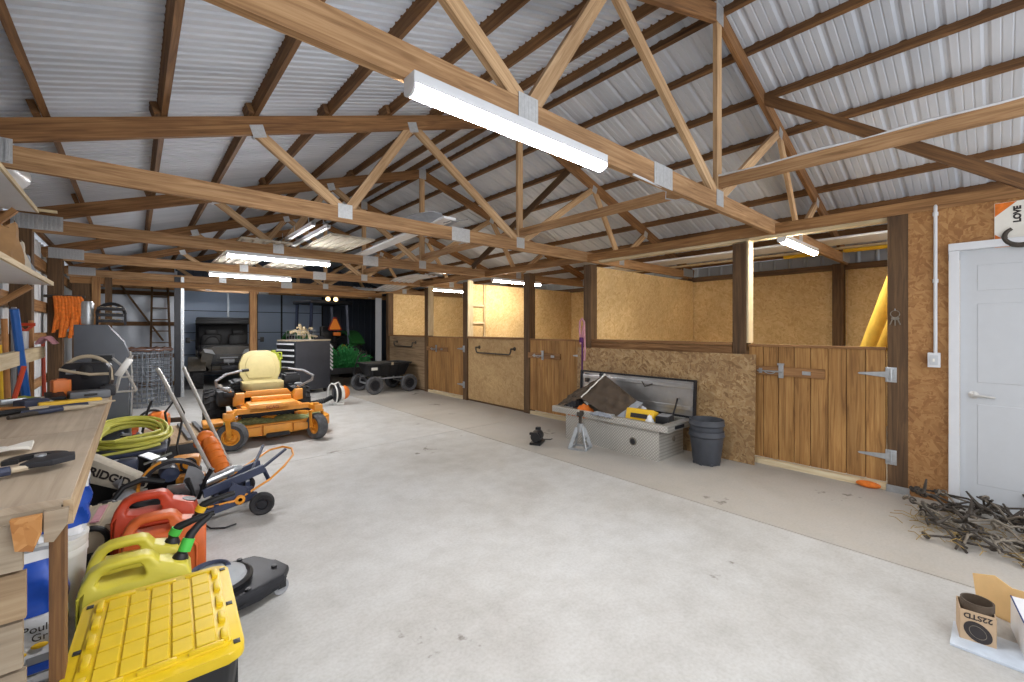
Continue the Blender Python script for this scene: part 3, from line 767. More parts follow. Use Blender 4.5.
b = B(); b.grid(16, 10, lambda u, v: ((.02 + .13 * math.sin(PI * v)) * math.cos(2 * PI * u) * (1 + .1 * math.sin(u * 40)), (.06 + .28 * math.sin(PI * v)) * math.sin(2 * PI * u), .3 * v * (1 + .08 * math.sin(u * 31)))); b.build('sack_body', K['bagwhite'], t_)
t_ = thing('black_cable', 'thick black cable loops hanging over the white sack on the upper shelf', 'cable', (-.63, 4.4, 2.33))
for k, r in enumerate((.2, .24)):
    B().tube([(-.05 + .02 * k, (-r) * math.cos(R(a)), .03 + (r + .1) * math.sin(R(a))) for a in range(0, 181, 15)], .014, 8).build('loop', K['black'], t_)
for y, w, h, m, lb in ((4.0, .22, .3, 'brownbag', 'brown paper bag on the lower shelf, the taller one'), (4.22, .16, .22, 'beige', 'pale cloth bag on the lower shelf beside the brown paper bag'), (4.42, .14, .16, 'greycloth', 'small grey bundle on the lower shelf near its far end')):
    b = B(); b.grid(14, 8, lambda u, v: ((.11 - .03 * v) * math.cos(2 * PI * u) * (1 + .14 * math.sin(u * 44 + v * 5)), (w / 2 - .02 * v) * math.sin(2 * PI * u) * (1 + .1 * math.sin(u * 25 + 3 * v)), h * v * (1 + .1 * math.cos(u * 19)))); b.grid(1, 1, lambda u, v: ((u - .5) * .12, (v - .5) * w * .7, h * .9))
    o = b.build('paper_bag', K[m]); o.location = (-.63, y, 1.762); tag(o, lb, 'bag', 'bags on the lower shelf')
# tool rack and long tools
o = B().box((0, 0, 0), (.04, 2.2, .1)).build('tool_rail', K['newwood'], smooth=False); o.location = (-.64, 4.68, 1.21); tag(o, 'pale horizontal board holding long tool handles at the end of the workbench', 'rail')
def long_tool(label, x, y, tilt, h, mat, head, r=.016, grip=None, z0=0):
    t_ = thing('long_tool', label, 'tool', (x, y, z0), 0, 'long handled tools behind the bench'); dx, dy = tilt
    P = lambda z: (dx * z / h, dy * z / h, z)
    B().tube([P(.0 if head == 'none' else .26), P(h)], r, 10).build('handle', K[mat], t_)
    if head == 'shovel':
        b = B(); b.grid(6, 8, lambda u, v: ((u - .5) * .22 * math.sin(PI * (.25 + .6 * v)) , -.02 - .05 * math.cos((u - .5) * 2.4), .02 + .3 * v), .004); b.build('blade', K['iron'], t_)
    elif head == 'rake':
        b = B(); b.box((0, 0, .25), (.3, .025, .025))
        for k in range(9): b.beam((-.14 + k * .035, 0, .25), (-.14 + k * .035, -.04, .16), .008, .008)
        b.build('rake_head', K['iron'], t_)
    elif head == 'broom':
        B().box((0, 0, .2), (.28, .06, .14)).build('brush', K['hay'], t_)
    if grip:
        q = P(h)
        B().tube([(q[0] - .06, q[1], q[2] + .06), (q[0] + .06, q[1], q[2] + .06)], .014, 8).tube([q, (q[0] - .055, q[1], q[2] + .06)], .011, 8).tube([q, (q[0] + .055, q[1], q[2] + .06)], .011, 8).build('grip', K[grip], t_)
    return t_
long_tool('tall blue metal bar standing at the end of the workbench', -.6, 4.72, (-.04, -.14), .66, 'blue', 'none', .024, None, .901)
long_tool('pale wooden handle leaning right beside the blue bar', -.72, 5.08, (-.04, .0), 1.5, 'woodhandle', 'shovel', .018)
long_tool('grey metal handle with a green band, behind the pale wooden handle', -.75, 5.34, (0, .02), 1.6, 'midgrey', 'rake', .016)
long_tool('white tool handle with red grip at its top, behind the rail', -.72, 5.58, (.0, .03), 1.4, 'white', 'shovel', .022, 'red')
long_tool('orange wood handle leaning farthest along the tool rail', -.72, 5.95, (-.02, .1), 1.5, 'woodhandle', 'broom', .018)
long_tool('yellow stick standing left in the row of long tools', -.74, 4.98, (-.03, .0), 1.3, 'capyellow', 'none', .014)['label'] = 'thin yellow stick standing before the blue bar at the bench end'
long_tool('dark red handle leaning low by the red and white rag', -.66, 6.2, (-.03, .1), 1.3, 'red', 'rake', .014)
o = B().grid(10, 8, lambda u, v: (.1 * (u - .5) + .02 * math.sin(v * 9), .26 * (v - .5), .05 * math.sin(PI * u) * (1 + .4 * math.sin(v * 14)))  , .004).build('red_white_rag', K['leather']); o.location = (-.6, 5.66, 1.285); tag(o, 'red and white rag draped over the far end of the tool rail', 'rag')
t_ = thing('orange_straps', 'bunch of orange straps hanging on a brown wall post', 'strap', (-.7, 8.68, 1.88))
for k in range(9):
    x = -.14 + k * .032; z = -.4 - .3 * random.random()
    B().tube([(x, 0, 0), (x + .02, -.03 - .02 * (k % 3), z * .5), (x - .01, -.03, z), (x + .03, -.05, z * .6), (x + .01, -.02, -.03)], .02, 7).build('strap_loop', K['rope_orange'], t_)
B().tube([(-.25, .06, 0), (.16, .0, 0)], .02, 8).build('hook_bar', K['iron'], t_)

# cabinet behind the bench end
t_ = thing('machine_cabinet', 'tall grey steel machine cabinet with chamfered top corner behind the bench', 'cabinet', (-.425, 5.62, 0))
b = B(); b.prism([(0, 0), (.38, 0), (.38, 1.18), (.34, 1.3), (.22, 1.46), (0, 1.46)], .5, M.Translation((0, .5, 0)) @ XZ, bev=.008); b.build('body', K['cabgrey'], t_)
B().box((.19, -.004, 1.14), (.17, .012, .085), bev=.004).build('slot_frame', K['grey'], t_); B().box((.19, -.011, 1.14), (.14, .006, .06)).build('slot', K['black'], t_)
b = B()
for k in range(5): b.lathe([(.02, 0), (.018, .012), (0, .014)], (.38, .15, .6 + k * .13), (1, 0, 0), 10)
b.tube([(.385, .05, .3), (.4, .05, .9), (.385, .05, 1.2)], .012, 8); b.build('hinge_rod', K['silver'], t_)
t_ = thing('parts_rack', 'small rack of stacked trays on top of the grey machine cabinet', 'rack', (-.2, 5.82, 1.462))
for k in range(3): B().box((.02, 0, .03 + k * .06), (.19, .3, .01)).box((.02, -.15, .038 + k * .06), (.19, .012, .02)).build('tray', K['dark'], t_)
for k in range(3):
    b = B()
    for q in range(4): b.ball((-.04 + .04 * q, -.08, .046 + k * .06), (.022, .05, .012), 8, 6)
    b.build('tray_contents', K['tan'], t_)
b = B(); b.tube(arc((.02, .12, .11), .13, 0, 180, 12, 'xz', (.8, .8)), .016, 8).box((-.084, .12, .06), (.02, .04, .12)).box((.124, .12, .06), (.02, .04, .12)); b.build('rack_frame', K['dark'], t_)
o = B().lathe([(.04, 0), (.044, .02), (.044, .2), (.038, .22), (0, .222)], (0, 0, 0), (0, .0, 1), 20).lathe([(.047, .06), (.047, .075)], (0, 0, 0), (0, .0, 1), 20).build('metal_canister', K['silver']); o.location = (-.34, 5.74, 1.462); tag(o, 'shiny metal canister on the grey machine cabinet beside the tray rack', 'canister')

# clutter on the bench
t_ = thing('portable_radio', 'dark portable radio case with pale carry handle at the end of the bench', 'radio', (-.28, 4.74, .9), -12)
RS = M.Diagonal((.78, .9, 1.12, 1)); b = B(RS); b.prism(rrect(.37, .2, .06, 5, 0, .13), .14, M.Translation((0, .07, 0)) @ XZ, bev=.015); b.build('case', K['dark'], t_)
B(RS).tube(arc((0, -.01, .14), .185, 8, 172, 14, 'xz', (1, .72)), .013, 8).tube([(-.18, -.01, .17), (-.19, -.015, .08), (-.15, -.02, .02)], .012, 8).tube([(.18, -.01, .17), (.19, -.015, .1)], .012, 8).tube([(-.18, -.075, .19), (-.08, -.085, .17), (.04, -.085, .15), (.18, -.075, .15)], .01, 8).build('carry_handle', K['tan'], t_)
for s in (-.02, ): B(RS).lathe([(0, .012), (.03, .01), (.05, .006), (.055, 0)], (s + .03, -.07, .17), (0, -1, 0), 20).build('speaker', K['black'], t_)
B(RS).box((-.1, -.072, .17), (.07, .008, .03)).build('dial_panel', K['midgrey'], t_)
t_ = thing('tool_case', 'low blue-grey tool case lying in front of the portable radio', 'tool case', (-.26, 4.52, .9), 10)
B().box((0, 0, .03), (.22, .16, .06), bev=.012).build('case_body', K['grey'], t_); B().box((0, -.085, .035), (.07, .012, .016), bev=.004).build('handle', K['black'], t_)
t_ = thing('chrome_stand', 'folded chrome wire stand at the corner of the bench end', 'stand', (-.12, 4.82, .9), 0)
B().tube([(0, 0, .0), (.03, .0, .16), (.1, 0, .3)], .012, 6).tube([(.13, 0, 0), (.05, .02, .2), (-.02, .02, .28)], .01, 6).tube([(-.04, 0, 0), (.13, 0, .0)], .009, 6).tube([(.03, 0, .12), (.11, .0, .12)], .008, 6).build('wire_frame', K['chrome'], t_)
B().box((.05, 0, .2), (.05, .03, .16), M.Rotation(.5, 3, 'Y'), bev=.004).build('chrome_plate', K['chrome'], t_)
t_ = thing('loppers', 'pair of loppers with dark hooked head lying open on the near bench top', 'loppers', (-.265, 2.36, .9), 0)
b = B(); b.tube([(-.5, -.03, .03), (-.14, .02, .035)], [.016, .014], 8); b.build('handle', K['navy'], t_)
b = B(); b.tube([(-.42, -.2, .022), (-.06, -.1, .03)], [.018, .016], 8); b.build('handle', K['navy'], t_)
B().tube([(-.14, .02, .035), (-.09, .03, .035)], .011, 8).build('ferrule', K['tan'], t_); B().tube([(-.06, -.1, .03), (-.02, -.08, .03)], .011, 8).build('ferrule', K['tan'], t_)
def arcpoly(r0, r1, a0, a1, n): return [(r0 * math.cos(R(a0 + (a1 - a0) * i / n)), r0 * math.sin(R(a0 + (a1 - a0) * i / n))) for i in range(n + 1)] + [(r1 * math.cos(R(a1 + (a0 - a1) * i / n)), r1 * math.sin(R(a1 + (a0 - a1) * i / n))) for i in range(n + 1)]
b = B(M.Translation((-.01, .0, .03))); b.prism(arcpoly(.045, .085, 20, 190, 12), .016); b.build('hook_blade', K['black'], t_)
b = B(M.Translation((.02, -.05, .025))); b.prism([(-.06, -.04), (.02, -.045), (.075, .0), (.07, .06), (.03, .085), (-.03, .06)], .022, bev=.004); b.build('cutting_blade', K['dark'], t_)
B().lathe([(.018, 0), (.016, .044), (0, .046)], (.0, .0, .01), (0, 0, 1), 14).build('pivot_bolt', K['silver'], t_)
o = B().grid(12, 6, lambda u, v: (.3 * (u - .5), (.1 + .02 * math.sin(u * 8)) * (v - .5), .018 + .008 * math.sin(u * 9 + v * 5)), .012).build('folded_cloth', K['paper']); o.location = (-.48, 2.72, .9); tag(o, 'white folded cloth lying behind the loppers on the bench', 'cloth')
t_ = thing('pruning_shears', 'yellow handled hand saw lying near the far end of the bench top', 'hand tool', (-.42, 4.08, .905), 12)
B().box((.1, 0, .022), (.3, .06, .04), bev=.012).build('grip', K['capyellow'], t_); B().prism([(0, -.02), (-.3, -.012), (-.3, .012), (0, .03)], .004, M.Translation((.02, 0, .01))).build('blade', K['iron2'], t_)
for k, (x, y, a, m1, lb) in enumerate(((-.34, 3.88, 15, 'navy', 'dark hand tool with pale jaws at the far right of the bench top'), (-.5, 3.98, 30, 'black', 'long black hand tool lying aslant before the yellow handled saw'), (-.24, 4.02, 24, 'navy', 'navy gripped shears nearest the bench edge at the far end'))):
    t_ = thing('hand_tool', lb if k else 'navy gripped pliers with pale jaws at the far end of the bench', 'hand tool', (x, y, .9), a, 'hand tools on the bench')
    B().tube([(-.16, -.03, .015), (-.05, -.02, .02), (0, .0, .02)], .014, 8).tube([(-.17, .035, .015), (-.05, .02, .02), (0, 0, .02)], .014, 8).build('grip', K[m1], t_)
    B().tube([(0, 0, .02), (.08, .012, .02), (.15, .0, .02)], [.016, .012, .005], 8).tube([(0, 0, .02), (.08, -.014, .02), (.14, -.002, .02)], [.014, .011, .004], 8).build('jaws', K['tan'], t_)
for k, (x, y, a, m1, lb) in enumerate(((-.5, 4.4, 30, 'paper', 'white booklet among the clutter at the far bench end'), (-.56, 4.5, 50, 'lime', 'lime packet behind the white booklet on the bench'), (-.44, 4.56, 10, 'dark', 'dark folded pouch beside the white booklet on the bench'))):
    t_ = B().box((0, 0, .012 + .01 * k), (.1, .19, .022), bev=.004).box((.03, 0, .024 + .01 * k), (.03, .17, .004)).build(('booklet', 'packet', 'pouch')[k], K[m1]); t_.location = (x, y, .9); t_.rotation_euler = (.12, 0, R(a)); tag(t_, lb, ('booklet', 'packet', 'pouch')[k])
t_ = thing('hand_axe', 'small hammer standing head down among the bench clutter', 'hammer', (-.62, 4.42, .9), 20)
B().tube([(0, 0, .03), (.06, .05, .26)], .014, 8).build('handle', K['red'], t_); B().box((0, 0, .03), (.12, .035, .035), bev=.006).build('head', K['silver'], t_)

# ================================================================ under the bench
def bag(name, label, loc, w, d, h, rz, m_body, m_band, txt=None, z0=.42, z1=.72):
    t_ = thing(name, label, 'bag', loc, rz)
    def f(u, v):
        a = 2 * PI * u; pin = 1 if v < .82 else 1 - (v - .82) * 3.2; bul = .86 + .14 * math.sin(PI * min(1, v * 1.1))
        ca, sa = math.cos(a), math.sin(a); e = .45
        x = w / 2 * bul * math.copysign(abs(ca) ** e, ca); y = d / 2 * bul * pin * math.copysign(abs(sa) ** e, sa)
        return (x + .006 * math.sin(v * 23 + u * 11), y + .008 * math.sin(u * 37 + v * 17), h * v)
    b = B(); b.grid(36, 22, f); b.grid(1, 1, lambda u, v: ((u - .5) * w * .8, (v - .5) * d * .8, .004)); b.build('sack', K[m_body], t_)
    b = B(); b.grid(36, 8, lambda u, v: tuple(V(f(u, z0 + (z1 - z0) * v)) * 1 + V((math.cos(2 * PI * u) * .003, math.sin(2 * PI * u) * .003, 0)))); b.build('print_band', K[m_band], t_)
    if txt:
        for i, s in enumerate(txt): text(s, w * .17, M.Translation((.062, -d / 2 - .006, h * (.39 - .075 * i))) @ XZ, K['ink'], t_, 'print')
    return t_
g = bag('feed_bag', 'blue and white poultry grit bag under the near end of the bench', (-.345, 2.68, 0), .25, .14, .49, 0, 'bagwhite', 'bagblue', ['Poultry', 'Grit'], .5, .93)
b = B()
for k in range(2): b.ball((-.01 + .06 * k, -.074, .1 + .02 * k), (.026, .006, .012), 10, 6)
b.build('grain_print', K['capyellow'], g); B().box((0, -.072, .03), (.24, .006, .035)).build('foot_print', K['bagblue'], g); B().box((.05, -.0735, .065), (.07, .005, .03)).build('barcode', K['midgrey'], g)
t_ = thing('white_bucket', 'white plastic bucket under the bench edge with a blue and white bag on it', 'bucket', (-.33, 3.1, 0))
B().lathe([(.0, .004), (.13, 0), (.146, .3), (.15, .3), (.15, .33), (.147, .335), (.15, .345), (.15, .37), (.13, .37), (.12, .02), (0, .02)], n=28, cap=False).build('pail', K['bucket'], t_)
B().lathe([(0, .372), (.152, .372), (.154, .39), (.14, .392), (0, .388)], n=28, cap=False).build('lid', K['bucket'], t_)
bag('feed_bag', 'blue and white bag standing on the white bucket at the bench edge', (-.285, 3.1, .393), .22, .14, .42, 10, 'bagwhite', 'bagblue', None, .1, .55)

# ================================================================ yellow tote
t_ = thing('storage_tote', 'black storage tote with yellow ribbed lid in the near corner', 'storage tote', (.068, 2.065, 0), -3)
W, D, Hh = .475, .68, .36
b = B(); b.grid(1, 1, lambda u, v: ((u - .5) * .38, (v - .5) * .54, .005))
def wallf(u, v):
    p = rrect(1, 1, .12, 4); n = len(p); i = min(int(u * n), n - 1); q = u * n - i; a, c_ = p[i], p[(i + 1) % n]; s = .84 + .12 * v
    return ((a[0] + (c_[0] - a[0]) * q) * W * s, (a[1] + (c_[1] - a[1]) * q) * D * s, .005 + .295 * v)
b.grid(80, 5, wallf)
for sx in (-1, 1):
    for k in range(4): b.box((sx * W * .455, -.24 + k * .16, .17), (.012, .03, .24))
for k in range(3): b.box((-.15 + k * .15, -D * .455, .17), (.03, .012, .24))
b.build('tub', K['black'], t_)
b = B(); b.prism(rrect(W, D, .05, 5), .035, M.Translation((0, 0, .29)), bev=.008)
b.prism(rrect(W - .07, D - .09, .03, 4), .012, M.Translation((0, 0, .322)), bev=.004)
nx, ny = 5, 6; pw, pd = (W - .15) / nx, (D - .15) / ny
for i in range(nx):
    for j in range(ny):
        b.box((-(W - .15) / 2 + pw * (i + .5), -(D - .15) / 2 + pd * (j + .5), .336), (pw - .007, pd - .007, .012), bev=.003, seg=1)
for s in (-1, 1):
    for k in range(5): b.box((s * (W / 2 - .055), -(D - .2) / 2 + (D - .2) * k / 4, .335), (.022, .07, .022), bev=.006)
    for k in range(3): b.box(((k - 1) * .13, s * (D / 2 - .06), .334), (.1, .02, .02), bev=.006)
b.build('lid', K['yellow'], t_)
for sx in (-1, 1):
    for y in (-.28, -.02, .28): B().box((sx * (W / 2 - .022), y * 1.02, .3255), (.02, .024, .004), bev=.001).build('latch_hole', K['black'], t_)

# ================================================================ fuel cans
def fuel_can(label, loc, rz, mat, collar, w=.37, d=.19, h=.34, spout=1, cat='fuel can'):
    t_ = thing('fuel_can', label, cat, loc, rz)
    O = [(-.5, .04), (-.46, 0), (0, 0), (.46, 0), (.5, .04), (.5, .68), (.46, .78), (.34, .82), (.2, .87), (.13, .97), (.06, 1), (-.12, 1), (-.28, .99), (-.4, .93), (-.47, .82), (-.5, .7)]
    I = [(-.33, .76), (-.26, .745), (-.12, .745), (.0, .745), (.05, .755), (.07, .775), (.07, .8), (.06, .83), (.045, .87), (.02, .9), (-.02, .905), (-.12, .905), (-.22, .9), (-.28, .88), (-.33, .83), (-.345, .79)]
    Q = [(-.44, .66), (-.3, .64), (-.1, .64), (.1, .64), (.3, .64), (.38, .66), (.3, .73), (.22, .79), (.14, .87), (.08, .945), (.03, .955), (-.12, .955), (-.25, .95), (-.34, .91), (-.41, .83), (-.43, .75)]
    b = B(); n = 16; hd = d / 2
    def th(z): return hd * (1 if z < .66 else max(.5, 1 - (z - .66) * 2.2))
    rings = {}
    for sy in (-1, 1):
        rings[sy] = [[b._v((x * w, sy * th(z), z * h)) for x, z in L_] for L_ in (O, Q, I)]
        for A, C_ in zip(rings[sy], rings[sy][1:]):
            for i in range(n): b.bm.faces.new((A[i], A[(i + 1) % n], C_[(i + 1) % n], C_[i]))
    for k in (0, 2):
        A, C_ = rings[-1][k], rings[1][k]
        for i in range(n): b.bm.faces.new((A[i], A[(i + 1) % n], C_[(i + 1) % n], C_[i]))
    b.bm.edges.ensure_lookup_table(); es = []
    for sy in (-1, 1):
        for k in (0, 2):
            L_ = rings[sy][k]
            for i in range(n): es.append(b.bm.edges.get((L_[i], L_[(i + 1) % n])))
    bmesh.ops.bevel(b.bm, geom=es, offset=.014, segments=3, profile=.5, affect='EDGES')
    for sy in (-1, 1):  # raised panel line on each broad face
        b.tube([(-w * .36, sy * d * .49, h * .12), (-w * .36, sy * d * .5, h * .55), (-w * .24, sy * d * .5, h * .6), (w * .3, sy * d * .5, h * .6), (w * .38, sy * d * .5, h * .48), (w * .38, sy * d * .49, h * .12)], .009, 6, True)
    b.build('can_body', K[mat], t_)
    if spout:
        px = w * .38; z = h * .74
        s = B(); s.lathe([(.034, 0), (.036, .02), (.03, .035), (.02, .05)], (px, 0, z), (.25, 0, 1), 18)
        pts = [(px + .008, 0, z + .04), (px + .012, 0, z + .07), (px + .035, 0, z + .095), (px + .09, .0, z + .112), (px + .19, .0, z + .13)] if spout == 1 else [(px + .01, 0, z + .04), (px + .02, 0, z + .06), (px + .05, .02, z + .12), (px + .08, .03, z + .15), (px + .13, .04, z + .185)]
        s.tube(pts, [.022, .022, .021, .018, .014], 12); s.build('spout', K['black'], t_)
        c = B(); c.tube([V(pts[1]) - V((0, 0, .012)), V(pts[1]) * .3 + V(pts[2]) * .7], .027, 14); c.build('collar', K[collar], t_, label='%s collar' % ('green' if collar == 'capgreen' else 'yellow'))
    else:
        B().lathe([(.036, 0), (.038, .03), (.0, .034)], (w * .38, 0, h * .74), (.3, 0, 1), 18).build('cap', K['black'], t_)
    return t_
fuel_can('dark red fuel can with big grip, the farthest of the four cans', (.1, 3.42, 0), -8, 'red', 'capyellow', .4, .18, .43, 0)
fuel_can('orange-red fuel can with yellow spout collar, between red and yellow cans', (.13, 3.15, 0), -6, 'redor', 'capyellow', .38, .18, .38, 1)
fuel_can('pale yellow diesel can with green collar, the farther of two', (.005, 2.9, 0), -5, 'canyellow', 'capgreen', .36, .17, .37, 1)
fuel_can('pale yellow diesel can with green collar, next to the tote lid', (.01, 2.68, 0), -3, 'canyellow', 'capgreen', .4, .18, .365, 2)

# low black deck with clear dome
t_ = thing('floor_machine', 'low black floor machine deck with clear dome and casters beside the tote', 'floor machine', (.36, 2.62, 0), 14)
b = B(); pr = [(-.25, -.16), (-.1, -.19), (.08, -.2), (.2, -.17), (.26, -.1), (.25, .02), (.19, .1), (.2, .16), (.1, .2), (-.1, .2), (-.25, .16)]
b.prism(pr, .05, M.Translation((0, 0, .075)), bev=.018); b.prism([(p * .9, q * .9) for p, q in pr], .03, M.Translation((0, 0, .05)))
b.build('deck', K['dark'], t_)
B().lathe([(.16, .125), (.165, .15), (.15, .16), (.13, .15)], (-.05, .02, 0), (0, 0, 1), 28, False).build('rim_ring', K['black'], t_)
B().lathe([(.145, .13), (.13, .17), (.08, .2), (0, .21)], (-.05, .02, 0), (0, 0, 1), 28, False).build('dome', K['glass'], t_)
B().tube(arc((-.07, .03, .205), .075, -20, 200, 12, 'xy'), .013, 8).build('grip', K['navy'], t_)
for x, y in ((.2, -.13), (.17, .13), (-.18, -.13), (-.18, .13)):
    f_ = B(); f_.box((x, y - .016, .065), (.04, .004, .05)).box((x, y + .016, .065), (.04, .004, .05)).box((x, y, .09), (.045, .04, .006)); c = f_.build('caster_fork', K['black'], t_)
    B().lathe([(.02, -.011), (.038, -.011), (.042, 0), (.038, .011), (.02, .011), (.02, -.011)], (x, y, .042), (0, 1, 0), 20, False).lathe([(0, -.009), (.02, -.009), (.02, .009), (0, .009)], (x, y, .042), (0, 1, 0), 12).build('caster_wheel', K['midgrey'], c)
for x, y in ((.2, -.06), (.12, .16), (.02, -.17)): B().lathe([(.014, .12), (.014, .135), (0, .137)], (x, y, 0), (0, 0, 1), 10).build('knob', K['black'], t_)
# ================================================================ zero-turn mower (front faces the camera side, -y)
def mower():
    t_ = thing('riding_mower', 'orange zero-turn mower with cream seat facing the camera', 'lawn mower', (1.3, 5.9, 0), -3)
    def caster(x, ang):
        a = R(ang); ax = V((math.cos(a), math.sin(a), 0)); r = .165
        b = B(); top = V((x, .0, .46)); c = V((x, .0, 0)) + V((-ax.y, ax.x, 0)) * -.02 + V((0, 0, r))
        b.lathe([(.035, -.06), (.035, .06)], top, (0, 0, 1), 14)
        b.beam(top + V((0, 0, -.07)) - ax * .085, top + V((0, 0, -.07)) + ax * .085, .07, .025)
        for s in (-1, 1): b.beam(top + ax * (.08 * s) + V((0, 0, -.06)), c + ax * (.08 * s) + V((0, 0, -.02)), .05, .012, ax)
        b.lathe([(.012, -.1), (.012, .1)], c, ax, 10)
        f_ = b.build('caster_fork', K['orange'], t_)
        wheel(t_, c, ax, r, .13, .095, 'tyre_dusty', 'orange', 0, 'caster_wheel')
    caster(-.47, 68); caster(.47, 18)
    # front frame: arched cross beam with arms to the casters
    b = B()
    b.beam((-.42, .12, .47), (.42, .12, .47), .1, .07); b.beam((-.42, .12, .47), (-.5, -.02, .43), .09, .07); b.beam((.42, .12, .47), (.5, -.02, .43), .09, .07)
    b.box((-.49, -.0, .44), (.1, .1, .1), bev=.01).box((.49, -.0, .44), (.1, .1, .1), bev=.01)
    for s in (-1, 1): b.beam((s * .3, .12, .47), (s * .28, 1.5, .42), .07, .09)
    b.build('front_frame', K['orange'], t_)
    b = B(); b.prism([(-.3, .0), (.3, .0), (.26, .07), (-.26, .07)], .34, M.Translation((0, .42, .49)) @ XZ, bev=.012); b.box((0, .2, .52), (.5, .2, .02)); b.build('foot_platform', K['orange'], t_)
    b = B(); b.box((.02, .4, .59), (.46, .1, .08), bev=.015).box((-.05, .085, .49), (.44, .03, .1), bev=.008); b.prism([(-.3, .0), (.3, .0), (.24, .1), (-.24, .1)], .06, M.Translation((0, .62, .6)) @ XZ, bev=.008)
    for s in (-1, 1): b.prism([(0, 0), (.12, .03), (.12, .2), (.03, .2), (0, .1)], .1, M.Translation((s * .34 - .06, .5, .5)) @ XZ, bev=.01)
    b.build('seat_pod', K['orange'], t_)
    text('SCAG', .055, M.Translation((-.02, .067, .5)) @ XZ, K['redink'], t_); 
    # deck
    b = B(); pr = [(-.68, .16), (-.6, .04), (-.2, .0), (.2, .0), (.6, .04), (.72, .2), (.72, .5), (.5, .72), (-.5, .72), (-.68, .5)]
    b.prism(pr, .14, M.Translation((0, .12, .1)), bev=.02)
    for x in (-.4, 0, .4): b.lathe([(.12, .24), (.1, .29), (0, .3)], (x, .5, 0), (0, 0, 1), 16)
    b.build('cutter_deck', K['orange'], t_)
    b = B(); b.prism([(-.45, 0), (-.16, 0), (-.14, .1), (-.44, .09)], .04, M.Translation((0, .115, .12)) @ XZ, bev=.01); b.prism([(-.12, 0), (.2, 0), (.2, .12), (-.12, .12)], .05, M.Translation((0, .115, .11)) @ XZ, bev=.01); b.prism([(.22, 0), (.56, 0), (.56, .08), (.22, .1)], .04, M.Translation((0, .115, .12)) @ XZ, bev=.01)
    b.build('deck_lip', K['orange'], t_); B().box((.04, .055, .11), (.26, .05, .05), bev=.015).build('bumper_pad', K['rubber'], t_)
    b = B(); b.grid(30, 12, lambda u, v: (-.6 + 1.2 * u, .16 + .4 * v, .245 + .05 * abs(math.sin(u * 9 + v * 3)) * math.sin(PI * v) + .012 * math.sin(u * 97) * math.sin(v * 61))); b.build('grass_clippings', K['clip'], t_, kind='stuff')
    B().box((-.62, .34, .29), (.2, .34, .06), bev=.01).build('deck_wing', K['orange'], t_); B().box((0, .95, .34), (.62, 1.0, .22), bev=.02).build('under_frame', K['dark'], t_)
    # tanks, engine, rear
    for s in (-1, 1):
        B().box((s * .44, 1.02, .56), (.2, .46, .25), bev=.05).build('fuel_tank', K['black'], t_)
        B().lathe([(.05, 0), (.055, .03), (.03, .045), (0, .045)], (s * .44, .86, .71), (0, 0, 1), 16).build('tank_cap', K['midgrey'], t_)
    b = B(); b.box((0, 1.5, .62), (.62, .42, .34), bev=.04); b.lathe([(.2, .79), (.19, .86), (.08, .9), (0, .9)], (0, 1.5, 0), (0, 0, 1), 24)
    for k in range(6): b.box((0, 1.5, .5 + k * .05), (.68, .48, .012))
    b.build('engine', K['dark'], t_); B().tube([(-.33, 1.4, .6), (-.45, 1.5, .62), (-.45, 1.75, .66)], .035, 10).build('muffler', K['iron2'], t_)
    b = B(); b.box((.42, 1.28, .78), (.22, .26, .16), bev=.02).box((.42, 1.28, .87), (.16, .2, .03)); b.build('air_filter', K['black'], t_)
    b = B(); b.box((0, 1.35, .36), (.7, .9, .12), bev=.02); b.build('rear_frame', K['dark'], t_)
    for s in (-1, 1): wheel(t_, (s * .54, 1.35, .285), (1, 0, 0), .285, .25, .15, 'rubber', 'orange', 20, 'drive_wheel')
    # seat
    b = B()
    def cush(u, v): 
        a = 2 * PI * u; e = .5; ca, sa = math.cos(a), math.sin(a)
        return None
    b.prism(rrect(.5, .44, .1, 6), .13, M.Translation((0, .99, .67)), bev=.04); s0 = b.build('seat_cushion', K['cream'], t_)
    rot = M.Translation((0, 1.22, .76)) @ M.Rotation(R(78), 4, 'X')
    b = B(); pl = [(-.21, -.0), (.21, .0), (.26, .14), (.26, .34), (.21, .5), (.11, .57), (-.11, .57), (-.21, .5), (-.26, .34), (-.26, .14)]
    b.prism(pl, .1, rot, bev=.035); b.build('seat_back', K['cream'], t_)
    b = B(); b.prism([(p * .72, .06 + q * .74) for p, q in pl], .02, rot @ M.Translation((0, 0, .095)), bev=.012); b.build('back_pad', K['cream'], t_)
    B().box((0, 1.05, .64), (.44, .44, .07), bev=.015).build('seat_pan', K['black'], t_)
    # lap bars
    for s in (-1, 1):
        b = B(); b.tube([(s * .36, .78, .6), (s * .42, .72, .7), (s * .56, .6, .82), (s * .57, .58, .9), (s * .46, .64, .99), (s * .28, .72, 1.03)], .02, 10); b.build('lap_bar', K['midgrey'], t_)
        B().tube([(s * .34, .8, .56), (s * .42, .72, .7)], .026, 10).build('lap_bar_base', K['orange'], t_)
        B().tube([(s * .28, .72, 1.03), (s * .2, .75, 1.035)], .026, 10).build('grip', K['black'], t_)
        b = B(); b.box((s * .42, .82, .64), (.12, .24, .1), bev=.02); b.lathe([(.03, 0), (.03, .02), (0, .03)], (s * .42, .78, .69), (0, 0, 1), 12); b.build('control_panel', K['dark'], t_)
    for ch in t_.children:      # a low stance: the chassis sits close over the deck
        if ch.name.split('.')[0] in ('caster_wheel', 'drive_wheel'): continue
        if ch.name.startswith('lettering'): ch.location.z = .25 + (ch.location.z - .25) * .79; continue
        for v_ in ch.data.vertices:
            if v_.co.z > .25: v_.co.z = .25 + (v_.co.z - .25) * .79
mower()

